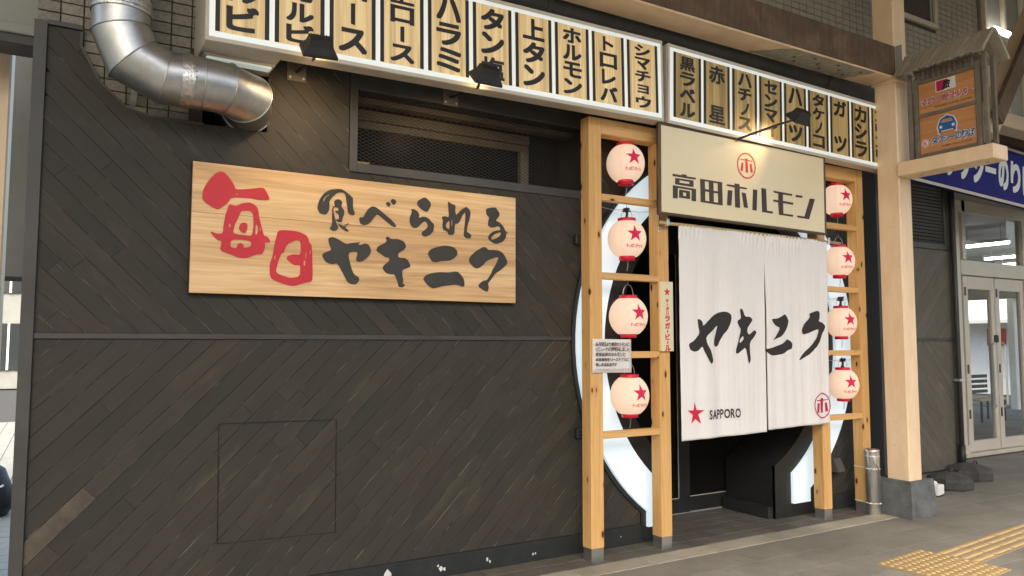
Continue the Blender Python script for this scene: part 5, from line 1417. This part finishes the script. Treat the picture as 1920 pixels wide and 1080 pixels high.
gp = thing('neighbour_wall', 'grey sheet metal wall hanging behind the beige post at far left', 'wall', (-.9, 2.1, 0))
g = NB(); box(g, -1.2, .66, 0, .06, 1.98, 5.2, .004); obj('panel_sheet', g, M_greywall, gp)
g = NB(); box(g, -1.2, .66, -.02, -.0005, 1.95, 1.985, .003); obj('panel_rail', g, M_trim, gp)
bg = thing('black_bag', 'black nylon bag with small white clip at the lower left edge', 'bag', (-.56, 3.55, 0))
g = NB(); lathe(g, [(.001, 0), (.20, .0), (.24, .08), (.23, .25), (.17, .40), (.08, .47), (.03, .50), (.001, .50)], 20)
rb_ = random.Random(5)
for v in g.verts: v.co.x *= 1.02+.05*math.sin(v.co.z*23+v.co.y*9); v.co.y *= 1+.06*math.sin(v.co.z*17+v.co.x*11)
obj('bag_body', g, M_bagcloth, bg, True)
g = NB(); P = [(.15+.03*math.cos(a), -.2, .30+.03*math.sin(a)) for a in [math.pi+.2+i*.35 for i in range(8)]]; tube(g, P, .009, 6); obj('clip', g, M_white, bg)
g = NB(); tube(g, [(-.06, 0, .49), (-.03, 0, .58), (.04, 0, .58), (.06, 0, .49)], .012, 6); obj('bag_handle', g, M_bagcloth, bg)

sett = sempty('side_street_paving')
g = NB(); box(g, -7, -.2, .6, 24, -.028, -.008); obj('joint_bed', g, M_joint, sett)
g = NB()
for i in range(20):
    for j in range(60):
        x, y = -.32-.2*i, .9+.2*j
        box(g, x-.096, x+.096, y-.096, y+.096, -.01, random.uniform(-.001, .001))
o = obj('paving_sett', g, M_tilefar, sett); o['kind'] = 'stuff'

# ================================================================ far buildings (seen through gaps and in the glass)
def far_building(label, x, y, w, d, h, rows, cols, m, face=-1, rot=0):
    t = thing('office_building', label, 'building', (x, y, 0), None, (0, 0, R(rot)))
    g = NB(); box(g, -w/2, w/2, -d/2, d/2, 0, h, .02); obj('wall', g, m, t)
    for r in range(rows):
        for c in range(cols):
            wx = -w/2+w*(c+.5)/cols; wz = h*(r+.55)/rows
            g = NB(); box(g, wx-w/cols*.36, wx+w/cols*.36, face*d/2-.06, face*d/2+.06, wz-h/rows*.30, wz+h/rows*.30); o = obj('window', g, M_winglass, t)
            g = NB(); yy = face*(d/2+.075); box(g, wx-.03, wx+.03, yy-.012, yy+.012, wz-h/rows*.30, wz+h/rows*.30); obj('glazing_bar', g, M_white, o)
    g = NB(); box(g, -w/2-.1, w/2+.1, -d/2-.1, d/2+.1, h, h+.25); obj('parapet', g, m, t)
    return t
far_building('invented white office building beyond the open passage, in place of a reflection in the glass doors', 38, 14, 26, 5, 10, 4, 12, M_white, -1, -90)  # building added to stand in for the bright reflection in the doors
ks = thing('invented_kiosk', 'invented small kiosk with white awning and red board, in place of a reflection in the glass doors', 'kiosk', (24, 7.2, 0), None, (0, 0, R(-90)))  # kiosk made up to stand in for a red and white reflection
g = NB(); box(g, -1.6, 1.6, -.1, 1.6, 0, 2.2); obj('kiosk_body', g, M_white, ks)
g = NB(); vs = [g.verts.new(p) for p in ((-1.9, -.8, 2.2), (1.9, -.8, 2.2), (1.9, .8, 2.9), (-1.9, .8, 2.9), (-1.9, -.8, 2.1), (1.9, -.8, 2.1), (1.9, .8, 2.8), (-1.9, .8, 2.8))]
for f in ((0, 1, 2, 3), (7, 6, 5, 4), (0, 4, 5, 1), (1, 5, 6, 2), (3, 2, 6, 7), (0, 3, 7, 4)): g.faces.new([vs[i] for i in f])
obj('awning', g, M_signwhite, ks)
g = NB(); box(g, -.55, -.05, -.16, -.101, 1.45, 1.95); obj('red_board', g, M_redlogo, ks)
g = NB(); box(g, .4, 1.4, -.14, -.101, .3, 1.9); obj('kiosk_shutter', g, M_gutter, ks)
far_building('low pale building at the end of the side street, far left', -5.5, 27, 10, 4, 5, 2, 5, M_greywall)
far_building('pale building across the street behind the viewpoint, seen in the glass', 16, -24, 40, 5, 9, 3, 14, M_plaster, 1)
